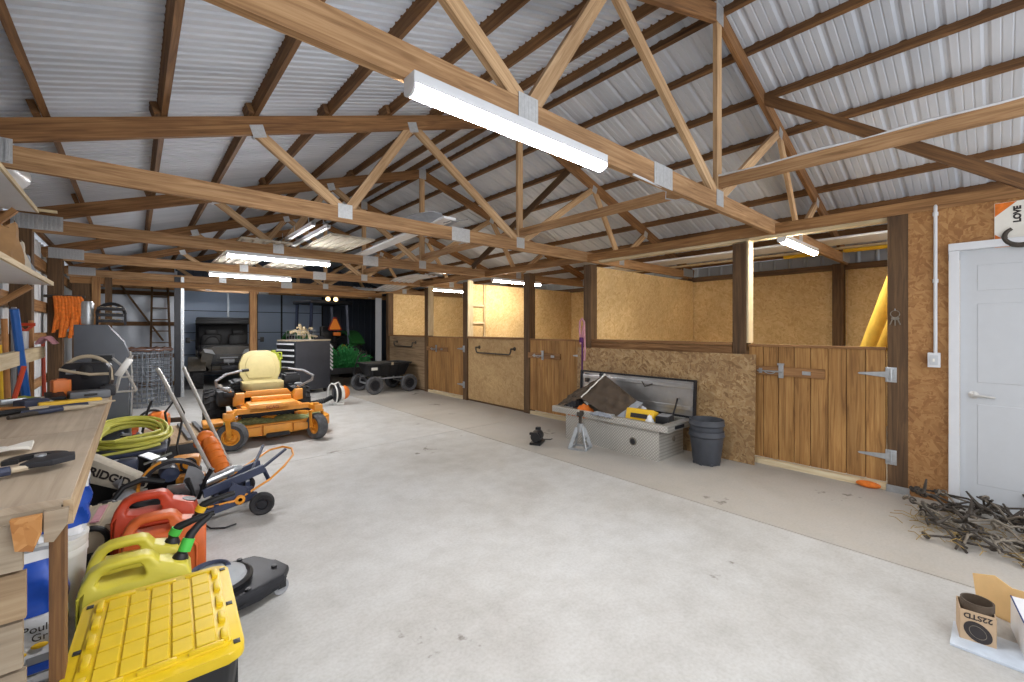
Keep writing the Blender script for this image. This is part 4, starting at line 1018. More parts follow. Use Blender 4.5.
t_ = thing('lime_jug', 'lime green jug behind the mower seat', 'jug', (1.72, 7.95, 0))
B().box((0, 0, .35), (.2, .2, .7), bev=.02).build('stand', K['dark'], t_)
b = B(); b.lathe([(0, .7), (.11, .71), (.12, .78), (.12, .93), (.09, 1.0), (.035, 1.04), (.035, 1.07), (0, 1.07)], n=20, cap=False, sq=(1, .7)); b.tube([(.05, 0, 1.02), (.12, 0, 1.03), (.125, 0, .92)], .014, 8); b.build('jug_body', K['lime'], t_)

# ================================================================ off-road vehicle in the bay
def utv():
    t_ = thing('off_road_vehicle', 'camouflage off-road side-by-side with black roof parked in the bay', 'off-road vehicle', (1.72, 12.55, 0), -5)
    for x, y in ((-.62, 0), (.62, 0), (-.62, 1.75), (.62, 1.75)): wheel(t_, (x, y, .33), (1, 0, 0), .33, .26, .17, 'rubber', 'dark', 18)
    b = B()
    b.prism([(-.42, .42), (.42, .42), (.5, .7), (.58, .86), (.5, .96), (.28, 1.01), (-.28, 1.01), (-.5, .96), (-.58, .86), (-.5, .7)], .75, M.Translation((0, .45, 0)) @ XZ, bev=.05); b.build('hood', K['camo'], t_)
    b = B(); b.prism([(-.36, .55), (.36, .55), (.3, .82), (-.3, .82)], .05, M.Translation((0, -.28, 0)) @ XZ, bev=.015); b.build('grille', K['black'], t_)
    for k in range(5): pass
    b = B()
    for k in range(5): b.box((0, -.335, .58 + k * .05), (.56 - k * .02, .012, .014))
    b.build('grille_bars', K['camo'], t_)
    for s in (-1, 1):
        b = B(); b.prism([(0, 0), (s * .2, .05), (s * .24, .14), (s * .06, .11)], .06, M.Translation((s * .27, -.29, .82)) @ XZ); b.build('headlight', K['glass'], t_, label='pale headlight')
        b = B(); b.prism(arcpoly(.38, .43, 25, 165, 10), .34, M.Translation((s * .62 - .17, 0, .34)) @ YZ); b.build('fender', K['camo'], t_)
        b = B(); b.beam((s * .3, -.05, .38), (s * .6, 0, .33), .04, .04).beam((s * .28, .1, .6), (s * .52, .05, .38), .06, .06); b.build('suspension', K['dark'], t_)
        b = B(); b.tube([(s * .62, .5, .95), (s * .62, .95, 1.62), (s * .62, 1.75, 1.62), (s * .62, 1.9, .8)], .03, 8); b.build('roll_cage', K['black'], t_)
        b = B(); b.prism(rrect(.42, .16, .04), .5, M.Translation((s * .3, .75, .62)), bev=.02) if False else b.box((s * .3, 1.25, .68), (.46, .5, .14), bev=.04)
        b.box((s * .3, 1.5, 1.0), (.44, .12, .55), bev=.05).box((s * .3, 1.5, 1.33), (.26, .1, .16), bev=.04); b.build('seat', K['black'], t_)
        B().box((s * .62, 1.0, .66), (.05, .9, .42), bev=.02).build('door_panel', K['camo'], t_)
        b = B(); b.beam((s * .64, .72, 1.12), (s * .78, .7, 1.14), .02, .02).box((s * .8, .7, 1.14), (.09, .03, .13), bev=.01); b.build('mirror', K['black'], t_)
    b = B(); b.tube([(-.34, -.36, .42), (-.34, -.42, .62), (.34, -.42, .62), (.34, -.36, .42)], .025, 8, True).box((0, -.38, .5), (.3, .08, .1), bev=.01); b.build('front_bumper', K['dark'], t_)
    b = B(); b.lathe([(.04, -.11), (.05, -.1), (.05, .1), (.04, .11)], (0, -.43, .66), (1, 0, 0), 14).box((.0, -.43, .74), (.36, .03, .03)).tube([(0, -.45, .7), (-.02, -.46, .6), (.0, -.47, .56)], .012, 6); b.build('winch', K['midgrey'], t_)
    b = B(); b.box((0, 1.35, 1.66), (1.28, 1.25, .12), bev=.04); b.box((0, .72, 1.6), (1.3, .06, .1), bev=.02); b.build('roof', K['black'], t_); B().box((0, 2.0, 1.2), (1.15, .04, .85), bev=.01).build('rear_panel', K['black'], t_)
    b = B(); b.tube([(-.58, .52, .98), (-.6, .82, 1.58), (.6, .82, 1.58), (.58, .52, .98)], .04, 8, True); b.build('windshield_frame', K['black'], t_)
    b = B(); b.box((0, .55, .95), (1.1, .3, .16), bev=.04); b.tube(arc((-.3, .74, 1.08), .15, 0, 350, 18, 'xz'), .014, 8, True); b.build('dashboard', K['black'], t_)
    b = B(); b.box((0, 1.0, .38), (1.2, 2.2, .12), bev=.02); b.box((0, 2.15, .75), (1.25, .7, .3), bev=.03); b.build('chassis', K['dark'], t_)
utv()

# ================================================================ tractor in the dark bay
def tractor():
    t_ = thing('tractor', 'green tractor with cab and orange warning triangle in the dark bay', 'tractor', (4.05, 12.5, 0), 8)
    for s in (-1, 1):
        wheel(t_, (s * .72, .2, .62), (1, 0, 0), .62, .36, .34, 'rubber', 'capyellow', 18)
        wheel(t_, (s * .62, 1.05, .32), (1, 0, 0), .3, .22, .16, 'rubber', 'capyellow')
        b = B(); b.prism(arcpoly(.68, .74, 30, 150, 10), .4, M.Translation((s * .72 - .2, .2, .64)) @ YZ); b.box((s * .72, -.28, 1.0), (.38, .1, .2), bev=.03); b.build('fender', K['green'], t_)
        for y in (-.2, .7): B().beam((s * .55, y, 1.0), (s * .5, y + .03, 2.12), .06, .06).build('cab_post', K['navy'], t_)
    b = B(); b.box((0, 1.0, .95), (.6, .9, .5), bev=.06); b.build('hood', K['green'], t_); B().box((0, .4, .6), (.5, 1.7, .4), bev=.03).build('chassis', K['dark'], t_)
    B().box((0, .25, 2.16), (1.2, 1.15, .1), bev=.04).build('cab_roof', K['dark'], t_)
    b = B(); b.box((0, .1, .95), (.5, .45, .12), bev=.04).box((0, -.1, 1.25), (.48, .12, .5), bev=.05); b.build('seat', K['black'], t_)
    b = B(); tri = [(-.2, -.17), (-.16, -.2), (.16, -.2), (.2, -.17), (.045, .16), (-.045, .16)]
    b.prism(tri, .012, M.Translation((.05, -.36, 1.58)) @ XZ); b.build('warning_sign', K['redink'], t_)
    b = B(); b.prism([(p * .8, q * .8 - .012) for p, q in tri], .006, M.Translation((.05, -.372, 1.58)) @ XZ); b.build('warning_triangle', K['fluo'], t_, label='fluorescent orange triangle')
    B().box((.05, -.34, 1.3), (.03, .03, .5)).build('sign_bracket', K['dark'], t_)
    b = B(); b.box((.12, -.34, 1.28), (.2, .08, .1), bev=.02); b.build('tail_lamp', K['orange2'], t_)
    for x in (-.12, .1): B().lathe([(.06, 0), (.06, .03), (.045, .05), (0, .055)], (x, -.3, 2.24), (0, -1, .2), 14).build('work_lamp', K['beacon'], t_, label='lit amber cab lamp')
    B().tube([(-.5, -.3, .5), (-.45, -.6, .45), (.45, -.6, .45), (.5, -.3, .5)], .03, 8).build('hitch_arm', K['dark'], t_)
tractor()
# greenery on a low trailer behind the dump cart
t_ = thing('low_trailer', 'low dark trailer deck carrying green plants beside the toolbox', 'trailer', (4.0, 11.0, 0))
B().box((0, 0, .36), (1.3, .9, .06), bev=.01).box((0, -.43, .42), (1.3, .04, .1)).build('deck', K['black'], t_)
for x in (-.45, .45): wheel(t_, (x, .0, .2), (1, 0, 0), .2, .1, .1, 'rubber', 'dark')
t_ = thing('green_plant', 'heap of bushy green plants on the low trailer by the tractor', 'plant', (4.0, 11.0, .4))
b = B()
for k in range(420):
    x, y = random.gauss(0, .28), random.gauss(0, .2); x = max(-.6, min(.6, x)); y = max(-.4, min(.4, y))
    hgt = random.uniform(.12, .62) * (1 - .5 * abs(x) / .6); a = random.random() * 6.3; l = .1
    p0 = V((x * .5, y * .5, random.uniform(0, .1))); p1 = V((x, y, hgt)); p2 = p1 + V((math.cos(a) * l, math.sin(a) * l, random.uniform(-.05, .1)))
    b.tube([p0, p0.lerp(p1, .6) + V((0, 0, .05)), p1, p2], [.006, .012, .014, .002], 4)
b.build('foliage', K['leaf'], t_, False)
B().box((0, 0, .0), (.9, .5, .05), bev=.01).build('planter_tray', K['dark'], t_)

# ================================================================ dump cart
def cart():
    t_ = thing('dump_cart', 'black plastic garden dump cart on four wheels by the stall corner', 'garden cart', (4.31, 9.37, 0), 0)
    for x, y in ((-.41, -.42), (.41, -.42), (-.41, .42), (.41, .42)): wheel(t_, (x, y, .195), (0, 1, 0), .195, .1, .11, 'tyre_dusty', 'dark')
    b = B()
    def ring(w, d, z, n=4): return [(p, q, z) for p, q in rrect(w, d, .1, n)]
    secs = [ring(.8, .5, .36), ring(1.0, .68, .62), ring(1.1, .76, .63), ring(1.1, .76, .66), ring(1.0, .68, .66), ring(.78, .48, .39)]
    vs = [[b._v(p) for p in s_] for s_ in secs]; n = len(vs[0])
    for A, Q in zip(vs, vs[1:]):
        for j in range(n): b.bm.faces.new((A[j], A[(j + 1) % n], Q[(j + 1) % n], Q[j]))
    b.bm.faces.new(vs[0][::-1]); b.bm.faces.new(vs[-1])
    for k in range(5):
        x = -.36 + k * .18; b.beam((x, -.26, .38), (x * 1.2, -.345, .6), .03, .02, (0, 1, 0))
    b.build('tub', K['black'], t_)
    b = B()
    for y in (-.36, .36): b.beam((-.42, y, .33), (.42, y, .33), .03, .03)
    for x in (-.41, .41): b.beam((x, -.4, .2), (x, .4, .2), .03, .03); b.beam((x, -.36, .33), (x, -.38, .2), .03, .03); b.beam((x, .36, .33), (x, .38, .2), .03, .03)
    b.build('frame', K['midgrey'], t_)
    B().tube([(-.45, .0, .3), (-.62, .25, .42), (-.4, .5, .78), (-.3, .52, .86)], .016, 8).tube([(-.42, .44, .85), (-.34, .5, .9), (-.18, .56, .88), (-.2, .54, .78), (-.32, .5, .77)], .016, 8).build('pull_handle', K['black'], t_)
    B().box((-.4, -.392, .55), (.14, .006, .06), M.Rotation(.0, 3, 'X')).build('sticker', K['paper'], t_)
    B().box((.02, -.385, .645), (.05, .02, .06), bev=.004).build('release_clip', K['tan'], t_)
cart()

# ================================================================ tool chest
def chest():
    # local: +x runs along the plain face seen, drawers face -x
    t_ = thing('tool_chest', 'tall charcoal rolling tool chest with drawers, standing behind the mower', 'tool chest', (2.56, 9.85, 0), 19)
    W, D, Hh = .84, .66, 1.16
    B().box((W / 2, D / 2, .62), (W, D, 1.06), bev=.008).build('body', K['chest'], t_)
    zs = [.12, .3, .46, .6, .74, .87, .99, 1.12]
    for a, c_ in zip(zs, zs[1:]):
        d_ = B().box((-.01, D / 2, (a + c_) / 2), (.025, D - .05, c_ - a - .02), bev=.004).build('drawer', K['black'], t_)
        B().box((-.03, D / 2, c_ - .025), (.026, D - .06, .034), bev=.004).build('pull', K['white'], d_, label='bright drawer pull')
    B().box((W / 2, D / 2, 1.17), (W + .02, D + .02, .03), bev=.006).build('top_mat', K['tan'], t_)
    for x, y in ((.08, .08), (W - .08, .08), (.08, D - .08), (W - .08, D - .08)):
        B().lathe([(0, -.02), (.045, -.02), (.045, .02), (0, .02)], (x, y, .045), (1, 0, 0), 16).box((x, y, .08), (.06, .06, .02)).build('caster', K['rubber'], t_)
    # ribbed grab edge at the far side
    b = B()
    for k in range(7): b.beam((W + .0, .02, .56 + k * .085), (W + .1, .05, .48 + k * .085), .035, .02, (0, 1, 0))
    b.build('side_louvre', K['white'], t_)
    return t_
chest()
t_ = thing('wire_basket', 'wire basket holding wood scraps on top of the charcoal tool chest', 'basket', (2.72, 10.14, 1.188), 19)
b = B()
for z in (0.005, .1, .2): b.tube([(-.22, -.15, z), (.28, -.15, z), (.28, .15, z), (-.22, .15, z)], .005, 5, True)
for k in range(9): 
    x = -.22 + k * .0625
    for y in (-.15, .15): b.tube([(x, y, 0), (x, y, .2)], .003, 4)
b.build('wire_frame', K['silver'], t_)
for k in range(16):
    l = random.uniform(.08, .2); p = V((random.uniform(-.12, .3), random.uniform(-.1, .1), .05 + .014 * k)); d = V((random.uniform(-1, 1), random.uniform(-.6, .6), random.uniform(-.3, .5))).normalized() * l / 2
    o = B().tube([p - d, p + d], random.uniform(.022, .034), 7).build('wood_scrap', K['newwood']); o.matrix_world = M.Translation((2.72, 10.14, 1.2)) @ M.Rotation(R(19), 4, 'Z')
    tag(o, 'pale wood scrap piled in the wire basket on the tool chest', 'wood scrap', 'wood scraps in the basket')
o = B().grid(14, 8, lambda u, v: (.34 * (u - .5), .22 * (v - .5), .07 * math.sin(PI * u) * math.sin(PI * v) * (1 + .3 * math.sin(u * 17))), .006).build('dark_cloth', K['blackcloth']); o.location = (3.12, 10.2, 1.19); o.rotation_euler = (0, 0, R(19)); tag(o, 'dark crumpled cloth on the tool chest top beside the wood scraps', 'cloth')

# ================================================================ backpack blower
t_ = thing('backpack_blower', 'backpack leaf blower with orange engine and white frame on the floor', 'leaf blower', (2.86, 8.3, 0), 15)
b = B(); b.lathe([(0, -.02), (.1, -.02), (.16, .02), (.17, .07), (.12, .12), (0, .12)], (-.05, 0, .2), (.9, -.4, 0), 22, False); b.build('fan_housing', K['dark'], t_)
b = B(); b.ball((.13, -.06, .21), (.1, .11, .13), 16, 10); b.build('engine_cover', K['orange2'], t_); B().ball((.07, -.04, .2), (.09, .12, .145), 16, 10).build('mid_cover', K['bucket'], t_)
b = B(); b.tube(arc((-.1, -.04, .2), .2, -70, 250, 18, 'yz', (.75, 1)), .014, 8).tube([(-.13, -.1, .39), (-.02, -.1, .42), (.02, -.1, .36)], .012, 8).tube([(-.1, -.16, .03), (.02, -.2, .02), (.1, -.1, .02), (-.1, .1, .02)], .014, 8); b.build('carry_frame', K['bucket'], t_)
b = B(); hp = [(-.1, 0, .14), (-.25, -.02, .1), (-.42, -.02, .09)]; b.tube([hp[0]] + [V(hp[1]).lerp(V(hp[2]), q / 8) for q in range(9)], [.045] + [.05 if q % 2 else .04 for q in range(9)], 12); b.build('flex_hose', K['black'], t_)
b = B(); b.tube([(-.42, -.02, .09), (-.75, .02, .07), (-1.1, .1, .06)], [.045, .042, .035], 12).tube([(-.7, .0, .1), (-.72, -.02, .2)], .018, 8); b.build('blow_tube', K['dark'], t_)

# ================================================================ wire roll and ladder at the back
t_ = thing('wire_roll', 'standing roll of grey wire fencing with a rusty top band', 'wire roll', (.13, 10.5, 0))
b = B(); Rr = .4
for k in range(34): 
    a = 2 * PI * k / 34; r_ = Rr * (1 + .04 * math.sin(k * 2.3)); b.tube([(r_ * math.cos(a), r_ * math.sin(a), .0), (r_ * math.cos(a + .03), r_ * math.sin(a + .03), 1.04)], .006, 4)
for k in range(14): b.tube(arc((0, 0, .01 + k * .08), Rr * (1 + .02 * math.sin(k)), 0, 345, 24), .006, 4, True)
b.build('outer_mesh', K['wire'], t_, False)
b = B(); Rr = .28
for k in range(26): 
    a = 2 * PI * k / 26; b.tube([(Rr * math.cos(a), Rr * math.sin(a), .0), (Rr * math.cos(a), Rr * math.sin(a), 1.02)], .006, 4)
for k in range(13): b.tube(arc((0, 0, .01 + k * .083), Rr, 0, 345, 20), .006, 4, True)
b.build('inner_mesh', K['wire'], t_, False)
b = B()
for q in range(3): b.tube([(.41 * math.cos(R(a)) * (1 - .05 * q), .41 * math.sin(R(a)) * (1 - .05 * q), 1.03 + .015 * math.sin(a * .31 + q) + .015 * q) for a in range(0, 360, 12)], .016, 6, True)
b.build('rusty_band', K['rust'], t_)
t_ = thing('step_ladder', 'dark wooden ladder standing against the back wall film', 'ladder', (.46, 13.35, 0))
for s in (-1, 1): B().beam((s * .2, -.2, 0), (s * .15, .3, 2.45), .04, .07).build('side_rail', K['post'], t_, False)
for k in range(8):
    z = .25 + k * .28; w_ = .2 - .05 * z / 2.45; B().beam((-w_, -.2 + .5 * z / 2.45, z), (w_, -.2 + .5 * z / 2.45, z), .06, .025).build('rung', K['post'], t_, False)

# ================================================================ truck toolbox with open lid
def truck_box():
    t_ = thing('truck_toolbox', 'open aluminium diamond-plate truck toolbox on the floor by the stalls', 'toolbox', (4.2, 2.4, 0), 0)
    L, D, Hh = 1.32, .52, .34     # along +y, depth +x
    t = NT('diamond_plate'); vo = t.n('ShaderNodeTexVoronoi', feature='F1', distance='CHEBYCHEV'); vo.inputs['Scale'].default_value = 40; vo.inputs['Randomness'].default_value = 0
    t.l(t.coord('Object', (1, 1, 1), (R(45), 0, 0)), vo.inputs['Vector']); pt_ = t.ramp(vo.outputs[0], [(.25, (255, 255, 255)), (.38, (0, 0, 0))]); t.bump(pt_, .6, .004); mt = t.done(t.mix(lin((176, 174, 168)), lin((212, 210, 204)), pt_), .36, .6)  # relief shading put into the colour: diamonds paler, ground between them darker
    th = .012; b = B()
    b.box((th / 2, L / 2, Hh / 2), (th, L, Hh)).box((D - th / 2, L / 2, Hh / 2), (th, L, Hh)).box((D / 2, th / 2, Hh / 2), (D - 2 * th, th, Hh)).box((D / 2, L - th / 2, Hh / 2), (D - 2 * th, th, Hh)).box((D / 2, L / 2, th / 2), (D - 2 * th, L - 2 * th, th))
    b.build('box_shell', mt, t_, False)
    b = B(); Lw = 1.64; y0 = -.12
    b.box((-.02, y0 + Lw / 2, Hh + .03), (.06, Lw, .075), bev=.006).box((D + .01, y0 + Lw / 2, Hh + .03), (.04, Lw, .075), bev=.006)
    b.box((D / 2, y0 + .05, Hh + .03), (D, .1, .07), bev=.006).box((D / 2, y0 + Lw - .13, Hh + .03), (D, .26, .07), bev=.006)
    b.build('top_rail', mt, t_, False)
    d_ = B().lathe([(.045, 0), (.045, .008), (.02, .012), (0, .012)], (0, .32, .16), (-1, 0, 0), 20).build('side_latch', K['iron2'], t_)
    B().lathe([(.034, .012), (.026, .02), (0, .02)], (0, .32, .16), (-1, 0, 0), 20).build('latch_knob', K['black'], d_)
    b = B(); b.lathe([(.03, 0), (.03, .008), (0, .01)], (.3, 0, .2), (0, -1, 0), 16); b.build('end_lock', K['iron2'], t_)
    b = B(); b.prism(rrect(.2, .035, .012), .006, M.Translation((.2, y0 - .001, Hh + .03)) @ XZ); b.build('end_plate', K['black'], t_)
    # open lid
    ld = M.Translation((D + .02, y0 + Lw / 2, Hh + .07)) @ M.Rotation(R(4), 4, 'Y')
    b = B(ld); b.box((.012, 0, .21), (.012, Lw, .42)); b.build('lid_panel', K['alu'], t_, False)
    b = B(ld)
    for z in (.008, .42): b.box((-.0, 0, z), (.045, Lw + .02, .022))
    for y in (-Lw / 2, Lw / 2): b.box((-.0, y, .21), (.045, .022, .43))
    b.build('lid_seal', K['dark'], t_, False)
    b = B(ld); b.box((-.005, 0, .35), (.03, Lw - .06, .05), bev=.006).box((.0, .0, .1), (.02, Lw - .06, .05), bev=.006); b.build('lid_brace', K['alu'], t_, False)
    b = B(ld); b.beam((-.01, .5, .4), (-.18, .25, -.04), .03, .012, (1, 0, 0)); b.build('lid_strut', K['dark'], t_); b = B(ld); b.tube([(-.01, -.62, .2), (-.2, -.66, -.03)], .01, 8); b.build('lid_strut', K['dark'], t_)
    b = B(ld); b.box((-.012, .72, .33), (.012, .06, .12), bev=.003).tube([(-.015, -.15, .36), (-.03, -.2, .3), (-.02, -.3, .34)], .008, 6); b.build('lid_latch', K['iron'], t_)
    B().box((D / 2, L / 2, .03), (D - .03, L - .03, .02)).build('liner', K['dark'], t_)
truck_box()
def heap(name, label, cat, loc, size, mat, rz=0, pk=lambda u, v: math.sin(PI * u) * math.sin(PI * v), n=22, th=.006):
    b = B(); b.grid(n, n, lambda u, v: (size[0] * (u - .5), size[1] * (v - .5), size[2] * pk(u, v) + .012 * math.sin(u * 23 + v * 9) * math.sin(v * 31)), th)
    o = b.build(name, K[mat]); o.location = loc; o.rotation_euler = (0, 0, R(rz)); return tag(o, label, cat)
# brown canvas coat draped as a peaked sheet, with a grey hem
def tent(u, v):
    ridge = 1 - abs(u - .42) * 1.7; return max(0, ridge) * (.9 + .1 * math.sin(v * 7)) - .35 * max(0, .5 - v)
t_ = thing('canvas_coat', 'brown canvas coat draped over the open truck toolbox', 'coat', (4.36, 3.18, .36), 0)
def quad(p00, p10, p11, p01, wob=.01, fr=17):
    p00, p10, p11, p01 = map(V, (p00, p10, p11, p01))
    return lambda u, v: tuple(p00.lerp(p10, u).lerp(p01.lerp(p11, u), v) + V((-1, 0, .6)) * wob * (math.sin(u * fr + v * 6) * math.sin(v * fr * .8 - u * 4) + .6 * math.sin(v * 29 + u * 9) * (u * (1 - u) * 3)))
PK, LF, BT, RG = (.22, .2, .46), (-.02, .4, .16), (-.15, -.2, .0), (.12, -.34, .2)
b = B(); b.grid(26, 26, quad(LF, PK, RG, BT, .012), .014); b.grid(14, 18, quad(PK, RG, (.3, -.26, .1), (.3, .2, .1), .012), .012); b.build('coat_body', K['brown'], t_)
b = B(); b.grid(24, 4, quad(V(RG) + V((-.012, 0, .012)), V(BT) + V((-.012, 0, .012)), V(BT) + V((-.01, -.055, -.02)), V(RG) + V((.0, -.07, -.01)), .004), .014); b.build('hem', K['greycloth'], t_, label='grey lining edge')
b = B(); b.tube([V(LF).lerp(V(PK), q / 10) + V((-.016, -.01, .018 + .004 * math.sin(q * 2))) for q in range(11)], .009, 6); b.build('reflective_piping', K['paper'], t_)
b = B(); b.grid(16, 12, quad(LF, PK, (.1, .62, .22), (-.12, .72, .05), .016), .012); b.build('sleeve', K['brown'], t_)
heap('orange_cloth', 'orange cloth under the brown coat in the truck toolbox', 'cloth', (4.3, 3.5, .33), (.28, .3, .13), 'orange2')
heap('dark_jacket', 'dark bundle at the stall-post end of the truck toolbox', 'bundle', (4.4, 3.72, .41), (.26, .2, .14), 'blackcloth')
heap('plastic_wrap', 'clear blue-white plastic wrap in the truck toolbox', 'plastic wrap', (4.56, 2.83, .3), (.2, .28, .2), 'bagwhite')
t_ = thing('yellow_pack', 'yellow paper pack with dark printing in the open truck toolbox', 'pack', (4.38, 2.72, .36), 8)
B().box((0, 0, .06), (.16, .34, .15), M.Rotation(.3, 3, 'Y'), bev=.03).build('pack_body', K['capyellow'], t_); B().box((-.086, 0, .075), (.006, .2, .05), M.Rotation(.3, 3, 'Y')).build('print_strip', K['ink'], t_)
t_ = thing('black_case', 'black hand case with grey top near the end of the truck toolbox', 'case', (4.42, 2.46, .35), 12)
B().box((0, 0, .05), (.2, .15, .12), bev=.015).build('case_body', K['black'], t_); B().box((0, 0, .112), (.16, .12, .01), bev=.003).build('case_top', K['midgrey'], t_)
heap('white_wrapper', 'white crumpled wrapper beside the black case in the toolbox', 'wrapper', (4.31, 2.58, .37), (.1, .1, .09), 'bagwhite')
t_ = thing('wrench', 'steel wrench lying on the toolbox front rail', 'wrench', (4.185, 3.1, .41), 90)
B().tube([(-.09, 0, .006), (.09, 0, .006)], .01, 8).torus((-.11, 0, .006), (0, 0, 1), .022, .008, 16, 6).tube(arc((.115, 0, .006), .022, 40, 320, 10), .009, 6).build('wrench_body', K['alu'], t_)
heap('dark_rag', 'dark grey rag hanging over the front of the truck toolbox', 'rag', (4.15, 3.12, .4), (.08, .3, .03), 'greycloth')

# black nested flower pots
def pot(label, z, rz):
    t_ = thing('plant_pot', label, 'plant pot', (4.56, 2.06, z), 0, 'nested black pots')
    B().lathe([(0, .012), (.125, .0), (.135, .02), (.165, .28), (.175, .29), (.18, .3), (.174, .31), (.172, .35), (.162, .35), (.155, .3), (.12, .03), (0, .03)], n=32, cap=False).build('pot_body', K['pot'], t_)
    b = B()
    for k in range(8): b.box((.115 * math.cos(k * PI / 4), .115 * math.sin(k * PI / 4), .008), (.05, .03, .03), M.Rotation(k * PI / 4, 3, 'Z'), bev=.006)
    b.build('foot_ring', K['pot'], t_)
    return t_
pot('lower of two nested black plant pots beside the truck toolbox', .0, 0)
pot('upper of two nested black plant pots beside the truck toolbox', .115, 0)
# jack stand and vise
t_ = thing('jack_stand', 'pale steel jack stand in front of the truck toolbox', 'jack stand', (3.98, 3.3, 0), 20)
b = B()
for sx, sy in ((-1, -1), (1, -1), (1, 1), (-1, 1)): b.beam((sx * .1, sy * .1, .0), (sx * .03, sy * .03, .25), .045, .008, (sx, -sy, 0))
for s in (-1, 1): b.beam((-.1, s * .1, .01), (.1, s * .1, .01), .02, .02); b.beam((s * .1, -.1, .01), (s * .1, .1, .01), .02, .02); b.beam((-.06, s * .065, .12), (.06, s * .065, .12), .006, .03)
b.lathe([(.038, .2), (.04, .29), (.03, .3)], n=14); b.build('base_frame', K['silver'], t_)
b = B(); b.box((0, 0, .33), (.03, .03, .16)); b.prism([(-.05, .06), (-.06, .02), (-.02, 0), (.02, 0), (.06, .02), (.05, .06), (.03, .035), (-.03, .035)], .05, M.Translation((0, .025, .38)) @ XZ, bev=.004); b.build('saddle', K['iron'], t_)
B().tube([(.04, 0, .24), (.1, -.02, .22), (.12, -.02, .14)], .008, 6).build('release_lever', K['iron'], t_)
t_ = thing('bench_grinder', 'small dark machine on the floor in front of the plank door', 'machine', (3.76, 3.8, 0), 30)
B().box((0, 0, .015), (.24, .14, .03), bev=.006).build('base_plate', K['black'], t_)
b = B(); b.lathe([(.0, -.09), (.06, -.085), (.07, -.03), (.07, .04), (.05, .08), (0, .085)], (0, 0, .1), (1, .0, 0), 20, False); b.box((.03, 0, .17), (.06, .06, .05), bev=.01).box((-.02, 0, .05), (.1, .08, .06)); b.build('motor_body', K['dark'], t_)
b = B(); b.lathe([(.0, -.012), (.055, -.012), (.055, .012), (0, .012)], (-.11, 0, .1), (1, 0, 0), 20).box((-.1, .02, .14), (.05, .1, .03), bev=.006); b.build('wheel_guard', K['black'], t_)
B().tube([(.09, 0, .06), (.14, -.04, .02), (.2, -.12, .008), (.24, -.13, .008)], .006, 6).build('cord', K['black'], t_)
# ================================================================ floor clutter by the bench
t_ = thing('folding_trolley', 'folded dark wheeled trolley with orange wire hoop lying on the floor', 'trolley', (.5, 3.93, 0), 0)
b = B()
for dy in (-.07, .09):
    b.beam((-.18, -.06 + dy, .07), (.22, .0 + dy, .12), .028, .045)
    b.beam((-.12, .06 + dy, .19), (.3, .16 + dy, .27), .028, .06)
b.beam((-.05, -.12, .1), (-.02, .16, .17), .03, .03); b.beam((.16, -.08, .15), (.2, .22, .22), .03, .03)
b.beam((.3, .12, .27), (.5, .24, .36), .018, .018); b.beam((.22, .14, .25), (.36, .42, .38), .018, .018); b.beam((.3, .1, .26), (.33, .05, .17), .016, .03)
b.build('frame', K['navy'], t_)
for dy in (-.09, .1):
    b = B(M.Translation((.08, dy, .17))); st_ = [((.1 if k % 2 == 0 else .055) * math.cos(PI * k / 4 + .3), (.1 if k % 2 == 0 else .055) * math.sin(PI * k / 4 + .3)) for k in range(8)]
    b.prism(st_, .01, XZ, bev=.002)
    for k in (0, 2, 3): b.lathe([(.012, 0), (.01, .008), (0, .009)], (st_[k][0] * .75, -.01, st_[k][1] * .75), (0, -1, 0), 10)
    b.build('star_plate', K['navy'], t_)
hoop = [(-.1, -.09, .11), (.06, -.11, .12), (.18, -.06, .15), (.32, -.04, .21), (.44, .04, .27), (.55, .2, .31), (.57, .32, .335), (.52, .42, .34), (.42, .46, .32), (.3, .36, .29), (.15, .22, .26), (.02, .12, .22), (-.1, .04, .19)]
hp = []
for a, c_ in zip(hoop, hoop[1:]): hp += [V(a).lerp(V(c_), q / 3) for q in range(3)]
B().tube(hp + [hoop[-1]], .009, 8).build('wire_hoop', K['orange'], t_, label='orange wire hoop')
wheel(t_, (.23, -.2, .085), (.25, 1, 0), .085, .045, .05, 'rubber', 'dark'); wheel(t_, (.2, .3, .1), (.25, 1, 0), .075, .04, .045, 'rubber', 'dark')
B().tube([(.2, -.2, .085), (.22, .3, .1)], .01, 8).build('axle', K['iron'], t_)
B().lathe([(.035, 0), (.035, .01), (.015, .012), (.015, .0)], (.1, -.105, .12), (0, -1, 0), 16).build('orange_knob', K['orange'], t_)
b = B(); b.lathe([(.035, 0), (.035, .2)], (-.1, .1, .24), (.9, .25, .2), 14); b.build('silver_motor', K['alu'], t_); B().ball((.1, .2, .28), (.07, .035, .03), 14, 8).build('clear_cover', K['glass'], t_)
for k, (p, q) in enumerate((((-.16, .0, .1), (-.22, -.08, .34)), ((-.14, .06, .14), (-.06, .02, .36)), ((-.2, .05, .1), (-.34, .0, .26)), ((-.12, -.02, .1), (-.3, -.1, .16)))):
    B().tube([p, V(p).lerp(V(q), .5) + V((0, 0, .03)), q], [.012, .014, .02], 8).build('control_lever', K['black'], t_)
B().tube([(-.18, -.1, .06), (-.1, -.25, .012), (-.02, -.3, .01), (.05, -.28, .01)], .006, 6).build('cord', K['black'], t_)

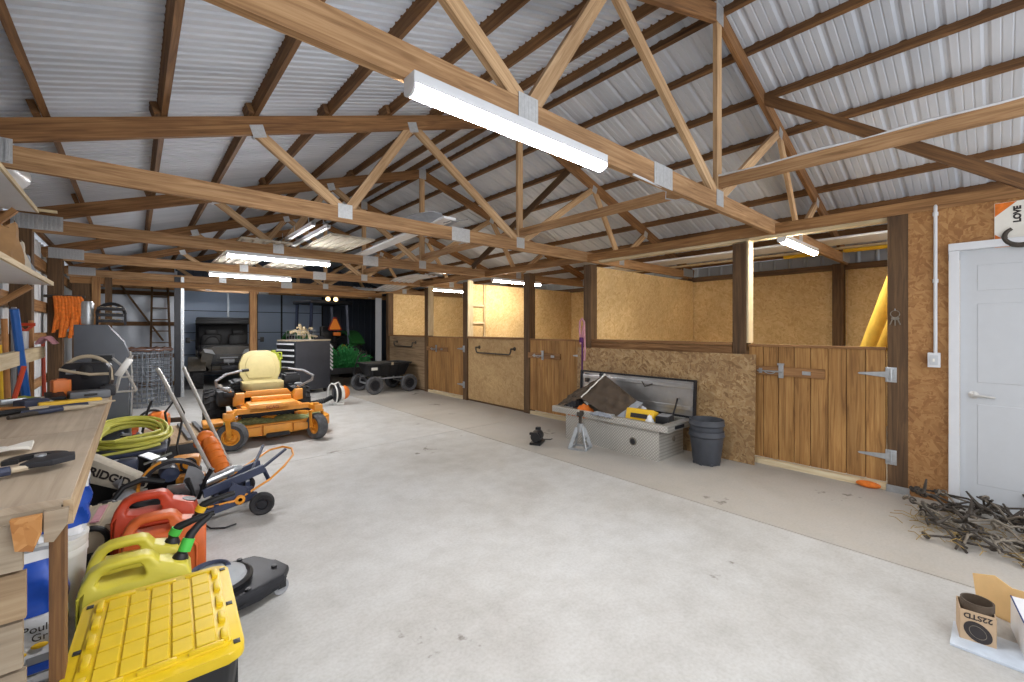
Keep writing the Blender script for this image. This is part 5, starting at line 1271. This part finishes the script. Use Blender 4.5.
t_ = thing('pole_tool', 'two chrome poles with an orange cylinder leaning by the mower', 'tool', (.5, 4.42, 0), 0)
B().tube([(-.01, -.1, .2), (-.32, .6, 1.0), (-.35, .64, 1.06)], .016, 10).build('chrome_pole', K['chrome'], t_); B().tube([(.13, -.02, .2), (-.13, .82, 1.0), (-.14, .86, 1.04)], .016, 10).build('chrome_pole', K['chrome'], t_)
b = B(); a_, c_ = V((.06, -.06, .2)), V((-.01, .2, .44)); b.tube([a_, a_.lerp(c_, .9), c_], [.062, .062, .05], 18)
for k in range(4): 
    p = a_.lerp(c_, .15 + .2 * k); b.tube([p, p + (c_ - a_).normalized() * .012], .066, 18)
b.build('orange_cylinder', K['orange2'], t_)
b = B(); b.ball(tuple(c_ + V((-.02, .04, .02))), (.065, .06, .06), 14, 9); b.ball(tuple(c_ + V((-.07, .03, -.03))), (.04, .04, .04), 12, 8); b.build('orange_cap', K['orange2'], t_)
B().box((.06, -.06, .1), (.16, .16, .2), bev=.02).build('base_block', K['dark'], t_)

# miter saw
t_ = thing('miter_saw', 'orange and grey miter saw with beige dust bag on the floor by the bench', 'miter saw', (.12, 4.3, 0), -12)
b = B(); b.box((0, 0, .05), (.5, .3, .08), bev=.02); b.lathe([(.16, .09), (.16, .115), (0, .116)], n=28, cap=False); b.box((0, -.2, .06), (.12, .2, .05), bev=.015); b.build('saw_base', K['dark'], t_)
B().box((-.16, .05, .14), (.2, .03, .09), bev=.005).build('fence', K['alu'], t_); B().box((.16, .05, .14), (.2, .03, .09), bev=.005).build('fence', K['alu'], t_)
gm = M.Translation((.1, .02, .2)) @ M.Rotation(R(8), 4, 'Z')
b = B(gm); b.prism(arcpoly(.0, .185, -25, 205, 20)[:21], .07, M.Translation((0, .035, 0)) @ XZ, bev=.012); b.build('blade_guard', K['navy'], t_)
b = B(gm); b.prism(arcpoly(.17, .195, 10, 170, 14), .078, M.Translation((0, .039, 0)) @ XZ); b.build('guard_rim', K['dark'], t_)
b = B(gm); b.prism(arcpoly(.195, .215, 110, 185, 12), .05, M.Translation((0, .02, -.01)) @ XZ); b.build('orange_arc', K['orange'], t_)
b = B(gm); b.prism(arcpoly(.02, .15, -50, 75, 12), .012, M.Translation((.06, -.03, -.01)) @ XZ); b.build('lower_guard', K['midgrey'], t_)
b = B(); b.lathe([(0, 0), (.06, .01), (.065, .1), (.05, .16), (0, .17)], (.08, .06, .26), (-.3, 1, .15), 20, False); b.build('motor', K['navy'], t_); B().box((.03, .12, .34), (.1, .12, .05), bev=.015).build('motor_label', K['midgrey'], t_)
B().tube([(.06, -.06, .25), (-.06, -.1, .3), (-.16, -.14, .27), (-.22, -.18, .18)], [.02, .022, .02, .016], 10).build('handle', K['black'], t_)
B().box((.2, .17, .16), (.2, .12, .12), bev=.03).build('orange_housing', K['orange'], t_)
b = B(M.Translation((-.27, .14, .3)) @ M.Rotation(R(-16), 4, 'Z') @ M.Rotation(R(24), 4, 'Y'))
b.prism([(-.2, -.1), (.14, -.075), (.22, -.03), (.22, .03), (.14, .06), (-.2, .09)], .12, M.Translation((0, .06, 0)) @ XZ, bev=.03); b.build('dust_bag', K['beige'], t_)
text('RIDGID', .085, M.Translation((-.27, .14, .3)) @ M.Rotation(R(-16), 4, 'Z') @ M.Rotation(R(24), 4, 'Y') @ M.Translation((-.0, -.0625, .0)) @ XZ, K['ink'], t_, bold=.003)
B().lathe([(.05, 0), (.04, .1)], (-.2, .08, .24), (-.7, .5, .2), 14).build('dust_port', K['midgrey'], t_)
b = B(); b.lathe([(0, 0), (.055, .005), (.06, .1), (.03, .14), (0, .14)], (-.22, -.1, .13), (.6, .6, .4), 18, False); b.build('drill_body', K['midgrey'], t_)

# black totes and boxes
def box_tote(label, loc, rz, w, d, h, mat, lid, name='storage_box'):
    t_ = thing(name, label, 'box', loc, rz)
    b = B(); b.prism(rrect(w * .94, d * .94, .03), h - .03, bev=.006)
    for k in range(5): b.box((-w * .35 + w * .175 * k, -d * .47, h * .45), (.02, .012, h * .7))
    b.build('tub', K[mat], t_); B().prism(rrect(w, d, .035), .03, M.Translation((0, 0, h - .03)), bev=.008).build('lid', K[lid], t_); return t_
box_tote('black tote under the coiled yellow hose', (-.0, 5.2, 0), -3, .46, .6, .36, 'black', 'navy')
t_ = thing('hose_coil', 'coiled yellow hose lying on a black tote beside the workbench', 'hose', (-.03, 5.24, .362), 0)
b = B(); pts = []
N = 9
for k in range(N * 26):
    a = 2 * PI * k / 26; lap = k / 26; r = .205 + .022 * ((lap * 1.7) % 4) + .006 * math.sin(a * 3 + lap); z = .012 + .02 * (lap % 5) + .006 * math.sin(a * 2 + lap * 2) + .09 * max(0, math.sin(a) + .3) 
    pts.append((r * math.cos(a), r * 1.0 * math.sin(a), z))
pts += [(-.28, -.2, .02), (-.24, -.32, -.0), (.1, -.31, .02), (.2, -.28, .03)]
b.tube(pts, .0135, 7); b.build('hose_body', K['hose'], t_)
t_ = thing('tool_tangle', 'tangle of small blue and red tool bits inside the hose coil', 'tools', (-.03, 5.26, .362), 0)
for k in range(9):
    a = random.random() * 6.3; r = random.uniform(0, .1); B().beam((r * math.cos(a), r * math.sin(a), .02 + .01 * k), (r * math.cos(a) + random.uniform(-.1, .1), r * math.sin(a) + random.uniform(-.1, .1), .03 + .012 * k), .03, .022, bev=.005).build('tool_piece', K[('navy', 'dark', 'red', 'midgrey')[k % 4]], t_)
t_ = thing('cordless_tool', 'orange and dark power tool behind the hose coil at the bench end', 'power tool', (-.06, 6.25, 0), 0)
B().box((0, 0, .14), (.2, .2, .28), bev=.03).build('case', K['navy'], t_); B().box((-.06, -.05, .36), (.08, .1, .16), bev=.02).box((.03, 0, .33), (.12, .08, .08), bev=.02).build('orange_body', K['orange2'], t_); B().tube([(.12, 0, .28), (.16, -.02, .5), (.2, 0, .62)], .012, 8).build('bent_cable', K['black'], t_)
# low flat crate beside the mower
t_ = thing('flat_crate', 'low flat crate with black side and tan top left of the mower', 'crate', (.36, 6.35, 0), 5)
t_['label'] = 'low flat crate with black side and tan top between hose coil and mower'
B().box((0, 0, .09), (.5, 1.1, .18), bev=.01).build('crate_body', K['black'], t_); B().box((0, 0, .19), (.5, 1.1, .02), bev=.004).build('crate_top', K['weathered2'], t_)
for x in (-.15, .05, .2): B().beam((x, -.5, .215), (x + .05, .5, .215), .04, .03).build('slat', K['grey'], t_)
t_ = thing('chainsaw', 'round orange chainsaw body sitting on the low flat crate', 'chainsaw', (.2, 6.5, .232), 15)
b = B(); b.lathe([(0, -.1), (.08, -.09), (.115, -.04), (.115, .05), (.08, .1), (0, .11)], (0, 0, .115), (.8, -.5, .0), 22, False); b.build('engine_body', K['orange2'], t_)
B().tube(arc((-.06, -.02, .12), .13, 50, 190, 12, 'xz'), .014, 8).build('handle', K['black'], t_); B().box((.16, .12, .08), (.26, .02, .06), M.Rotation(R(-30), 3, 'Z'), bev=.008).build('guide_bar', K['iron'], t_); B().lathe([(.05, 0), (.05, .01), (0, .012)], (.08, -.05, .12), (.8, -.5, 0), 16).build('starter_cap', K['tan'], t_)
t_ = thing('hedge_trimmer', 'orange backed power tool with tan top between hose coil and miter saw', 'power tool', (.24, 4.7, 0), -10)
B().box((0, 0, .1), (.4, .2, .2), bev=.02).build('case', K['black'], t_); b = B(); b.box((.1, 0, .26), (.2, .16, .12), bev=.04); b.build('orange_body', K['orange'], t_); B().box((-.06, .0, .25), (.16, .14, .09), bev=.03).build('tan_cover', K['tan'], t_)
B().tube(arc((.12, -.09, .26), .05, 0, 360, 14, 'xz'), .01, 8).build('ring_handle', K['black'], t_)
b = B(); b.beam((-.06, -.02, .3), (-.2, .06, .36), .1, .01).beam((-.18, -.05, .3), (.0, -.02, .36), .05, .008); b.build('metal_blade', K['silver'], t_)
t_ = thing('blower_tool', 'dark power tool with grey barrel behind the beige dust bag', 'power tool', (-.17, 4.74, 0), 0)
B().box((0, 0, .12), (.3, .2, .24), bev=.03).build('case', K['black'], t_); b = B(); b.lathe([(0, 0), (.05, .0), (.06, .2), (.04, .3), (0, .3)], (-.14, -.02, .3), (1, .1, 0), 18, False); b.build('barrel', K['greycloth'], t_)
b = B(); b.box((.12, -.02, .3), (.14, .12, .12), bev=.03); b.build('motor_body', K['navy'], t_)
# tan metal case near the bench edge
t_ = thing('tan_case', 'tan ribbed metal case with black handles beside the workbench leg', 'case', (-.17, 3.77, 0), -6)
b = B(); b.prism(rrect(.22, .24, .03), .46, M.Translation((0, .23, .12)) @ XZ, bev=.01)
for k in range(4): b.box((-.08 + .05 * k, 0, .243), (.02, .44, .008))
b.build('case_body', K['tan'], t_)
for y in (-.235, .235): B().tube(arc((0, y, .16), .075, -20, 200, 14, 'xz', (1, 1.1)), .017, 8).build('handle', K['black'], t_)
B().box((.0, -.24, .06), (.2, .02, .08), bev=.006).build('end_panel', K['black'], t_); B().box((0, 0, .25), (.04, .3, .006)).build('red_stripe', K['leather'], t_)
o = B().tube([(.2, 5.55, .0), (.26, 5.5, .3), (.22, 5.4, .6), (.3, 5.3, .75), (.36, 5.3, .6), (.3, 5.2, .3), (.33, 5.05, .03)], .01, 7).build('black_cable', K['black']); tag(o, 'thin black cable arching up between hose coil and chrome poles', 'cable')
# seed bag etc. under the bench
o = B().box((0, 0, .15), (.24, .4, .3), bev=.02).build('dark_box', K['dark']); o.location = (-.5, 3.9, .216); tag(o, 'dark box on the low shelf under the workbench', 'box')

# ================================================================ chain harrow by the door
t_ = thing('chain_harrow', 'heap of rusty chain harrow with rods and links by the white door', 'harrow', (4.4, -.05, 0), 0)
nodes = {}; NI, NJ = 8, 9
for i in range(NI):
    for j in range(NJ):
        x = -.38 + i * .115 + random.gauss(0, .025); y = -.64 + j * .135 + random.gauss(0, .03)
        if i < 3 and j > 6: y -= .1
        nodes[i, j] = V((x, y, .02 + .17 * (i / NI) ** .7 * random.random() + .03 * random.random()))
rods = []
for (i, j), p in nodes.items():
    for d in ((1, 0), (0, 1), (1, 1)):
        q = nodes.get((i + d[0], j + d[1]))
        if q is None or random.random() < (.12 if sum(d) == 1 else .6): continue
        rods.append((p, q))
rods.sort(key=lambda r_: -(r_[0].y))
rest = B()
for k, (p, q) in enumerate(rods):
    a, c_ = p.lerp(q, -.3), p.lerp(q, 1.25); m_ = (a + c_) / 2 + V((random.gauss(0, .014), random.gauss(0, .014), abs(random.gauss(0, .025))))
    b = B() if k < 96 else rest
    b.tube([a, m_, c_], .0078, 6); b.torus(tuple(c_), (random.gauss(0, 1), random.gauss(0, 1), .6), .02, .007, 14, 6)
    if k < 96: b.build('rod', K['iron' if random.random() < .6 else 'iron2'], t_)
rest.build('rod_heap', K['iron'], t_, kind='stuff')
for k in range(26):
    p = random.choice([v_ for kk, v_ in nodes.items() if kk[1] >= 3]); d = V((random.gauss(0, 1), random.gauss(0, 1), random.uniform(.2, .9))).normalized() * .11
    B().tube([p + V((0, 0, .01)), p + d * .6, p + d * 1.3 + V((.01, 0, 0))], [.013, .011, .006], 6).build('tine', K['iron'], t_)
b = B()
for k in range(170):
    p = V((random.uniform(-.45, .2), random.uniform(-.4, .52), .012 + .04 * random.random())); a = random.random() * 6.3; l = random.uniform(.05, .14)
    b.tube([p, p + V((math.cos(a) * l * .5, math.sin(a) * l * .5, .015)), p + V((math.cos(a) * l, math.sin(a) * l, 0))], .0025, 4)
b.build('dry_grass', K['hay'], t_, kind='stuff')

# ================================================================ cartons in the near corner by the door
t_ = thing('small_carton', 'small brown carton with dark round print and numbers by the white box', 'carton', (2.9, .075, 0), 8)
w_, d_, h_ = .12, .11, .145; b = B(); th = .004
b.box((-w_ / 2, 0, h_ / 2), (th, d_, h_)).box((w_ / 2, 0, h_ / 2), (th, d_, h_)).box((0, -d_ / 2, h_ / 2), (w_, th, h_)).box((0, d_ / 2, h_ / 2), (w_, th, h_)).box((0, 0, th / 2 + .01), (w_, d_, th)); b.build('carton_body', K['cardboard'], t_, False)
NX = M(((0, 0, -1, 0), (-1, 0, 0, 0), (0, 1, 0, 0), (0, 0, 0, 1)))
b = B(); b.lathe([(0, .0), (.05, .0)], (-w_ / 2 - .0028, 0, .058), (-1, 0, 0), 28, False, (1, .78)); b.build('round_print', K['ink'], t_, False)
b = B(); b.torus((-w_ / 2 - .003, 0, .058), (-1, 0, 0), .03, .0012, 24, 4, (1, .78)); b.build('print_ring', K['iron2'], t_)
text('22STD', .032, M.Translation((-w_ / 2 - .003, .0, .124)) @ NX @ M.Rotation(PI, 4, 'Z'), K['ink'], t_, 'numbers', bold=.0008)
t2 = thing('rusty_ring', 'dark rusty metal ring standing in the small brown carton', 'ring', (2.905, .07, .02), 0)
B().lathe([(.055, 0), (.058, .0), (.058, .155), (.052, .155), (.052, .0)], n=28, cap=False, sq=(1, .95)).build('ring_body', K['brown'], t2); 
o = B().box((0, 0, .006), (.22, .3, .012), bev=.003).build('blue_sheet', plain('pale_blue', (196, 206, 218))); o.location = (2.86, .0, 0); tag(o, 'pale blue white flat sheet under the small carton', 'sheet')
t_ = thing('white_carton', 'white printed box at the edge of the floor beside the small brown carton', 'box', (2.98, -.15, .013), 8)
b = B(); b.box((0, 0, .075), (.28, .2, .15), bev=.003, seg=1); b.build('box_body', K['bagwhite'], t_); B().box((-.142, .02, .07), (.003, .08, .06)).build('print_panel', K['greycloth'], t_); B().box((0, .1, .151), (.27, .004, .004)).build('tape_seam', K['blueink'], t_)
t_ = thing('cardboard_flap', 'tan torn cardboard piece standing behind the white box', 'cardboard', (3.16, -.075, 0), -20)
b = B(); b.prism([(-.14, 0), (.16, 0), (.18, .17), (.1, .2), (.04, .17), (-.08, .19), (-.15, .1)], .005, M.Rotation(R(90), 4, 'Z') @ XZ); b.box((.07, 0, .004), (.14, .26, .006)); b.build('sheet', K['cardtan'], t_, False)

# ================================================================ stored on the trusses
def ribbed(label, x0, x1, y0, y1, z, mat='tan', n=5):
    o = B(); o.box((0, 0, 0), (x1 - x0, y1 - y0, .02))
    for k in range(n): o.box((-(x1 - x0) / 2 + (x1 - x0) * (k + .5) / n, 0, -.016), ((x1 - x0) / n * .5, y1 - y0, .014))
    o = o.build('door_section', K[mat], smooth=False); o.location = ((x0 + x1) / 2, (y0 + y1) / 2, z); tag(o, label, 'panel', 'panels stored on the trusses'); return o
ribbed('ribbed beige panel stored on the trusses over the mower, nearer the stalls', 1.78, 2.34, 5.35, 9.1, 2.575, 'beige')
ribbed('ribbed beige panel stored on the trusses over the mower, nearer the workbench', 1.0, 1.6, 6.3, 9.2, 2.575, 'beige')
o = B().box((0, 0, 0), (.15, 3.1, .025)).build('white_plank', K['bagwhite'], smooth=False); o.location = (2.56, 5.42, 2.57); o.rotation_euler = (R(-1.2), 0, R(-1.5)); tag(o, 'long white plank lying across the second and third trusses', 'board')
for k, (x, lb) in enumerate(((1.55, 'white door track rail stored on the trusses, the outer of two'), (1.72, 'white door track rail stored on the trusses, the inner of two'))):
    t_ = thing('door_track', lb, 'track', (x, 6.0, 2.62), 0, 'door tracks on the trusses')
    b = B(); b.box((0, 0, 0), (.05, 1.5, .008)).box((-.022, 0, .02), (.006, 1.5, .04)).box((.022, 0, .02), (.006, 1.5, .04)); b.build('rail', K['bagwhite'], t_, False)
    b = B()
    for y in (-.6, 0, .6): b.beam((0, y, .0), (.0, y + .04, .14), .02, .004, (1, 0, 0))
    b.build('hanger', K['silver'], t_, False)
o = B().grid(10, 8, lambda u, v: (.55 * (u - .5), .9 * (v - .5), .03 * math.sin(u * 7 + v * 4)), .006).build('plastic_sheet', K['greycloth']); o.location = (2.5, 4.35, 2.62); tag(o, 'blue grey plastic sheet on the second truss near the splice plate', 'sheet')
def sag(u, v): 
    y = 7.75 + 3.3 * v; return (4.2 + .55 * u + .006 * math.sin(u * 50), y, 2.52 - .17 * math.sin(PI * min(1, max(0, (y - 8.6) / 2.5))) + (.012 if int(u * 10) % 2 else 0))
o = B().grid(20, 24, sag, .006).build('roofing_sheet', K['bagwhite'], smooth=False); tag(o, 'sagging white ribbed sheet over the stalls by the tractor bay', 'panel')
o = B().grid(10, 6, lambda u, v: (4.55 + .36 * u, 7.3 + 1.2 * v, 2.56 + .08 * v * u + (.01 if int(u * 10) % 2 else 0)), .006).build('roofing_sheet', K['bagwhite'], smooth=False); tag(o, 'short white sheet lying on the truss in front of the sagging one', 'panel')
# small clutter along the far end of the bench
for k, (x, y, a, l, m, lb) in enumerate(((-.62, 3.95, 25, .3, 'black', 'long black pry bar lying across the far bench top'), (-.46, 3.8, 40, .22, 'iron', 'short rusty iron bar lying before the yellow saw'), (-.66, 4.15, -10, .26, 'woodhandle', 'loose wooden handle lying by the wall on the bench'), (-.22, 4.2, 60, .16, 'tan', 'short tan stick near the bench edge at the far end'))):
    o = B().tube([(-l / 2, 0, .014), (0, .01, .016), (l / 2, 0, .014)], [.012, .014, .01], 8).build('bench_bar', K[m]); o.location = (x, y, .9); o.rotation_euler = (0, 0, R(a)); tag(o, lb, 'bar')
for k, (x, y, w, d, h, m, lb) in enumerate(((-.16, 4.62, .09, .12, .08, 'dark', 'small dark block beside the tool case on the bench edge'), (-.42, 4.66, .1, .08, .14, 'orange2', 'small orange box behind the tool case on the bench'), (-.52, 4.28, .14, .1, .05, 'navy', 'navy pouch among the hand tools on the bench'))):
    o = B().box((0, 0, h / 2), (w, d, h), bev=.012).box((0, 0, h), (w * .5, d * .5, .014), bev=.004).build('small_box', K[m]); o.location = (x, y, .9); o.rotation_euler = (0, 0, R(20 * k)); tag(o, lb, 'box')
o = B().box((0, 0, .012), (.22, .14, .024), bev=.006).box((.02, .0, .03), (.16, .1, .02), bev=.008).build('battery_charger', K['black']); o.location = (-.06, 3.98, .245); o.location.z = 0; o.location = (.02, 4.0, 0); tag(o, 'black flat charger on the floor between the tan case and miter saw', 'charger')
# ================================================================ camera, daylight, view
cd = bpy.data.cameras.new('camera'); cam = bpy.data.objects.new('camera', cd); COL.objects.link(cam)
cd.sensor_width = 36; cd.lens = 429 / 1024 * 36; cd.shift_y = -12 / 1024; cd.clip_start = .05
cam.location = (0, 0, 1.42); cam.rotation_euler = (R(90), 0, R(-41.3))
sc = bpy.context.scene; sc.camera = cam
w = bpy.data.worlds.new('sky'); sc.world = w; w.use_nodes = True
bg = w.node_tree.nodes['Background']; bg.inputs[0].default_value = (.97, .98, 1, 1); bg.inputs[1].default_value = 1.62
sc.view_settings.view_transform = 'Standard'; sc.view_settings.look = 'None'; sc.view_settings.gamma = 1
sc.view_settings.exposure = .4; sc.view_settings.use_curve_mapping = False
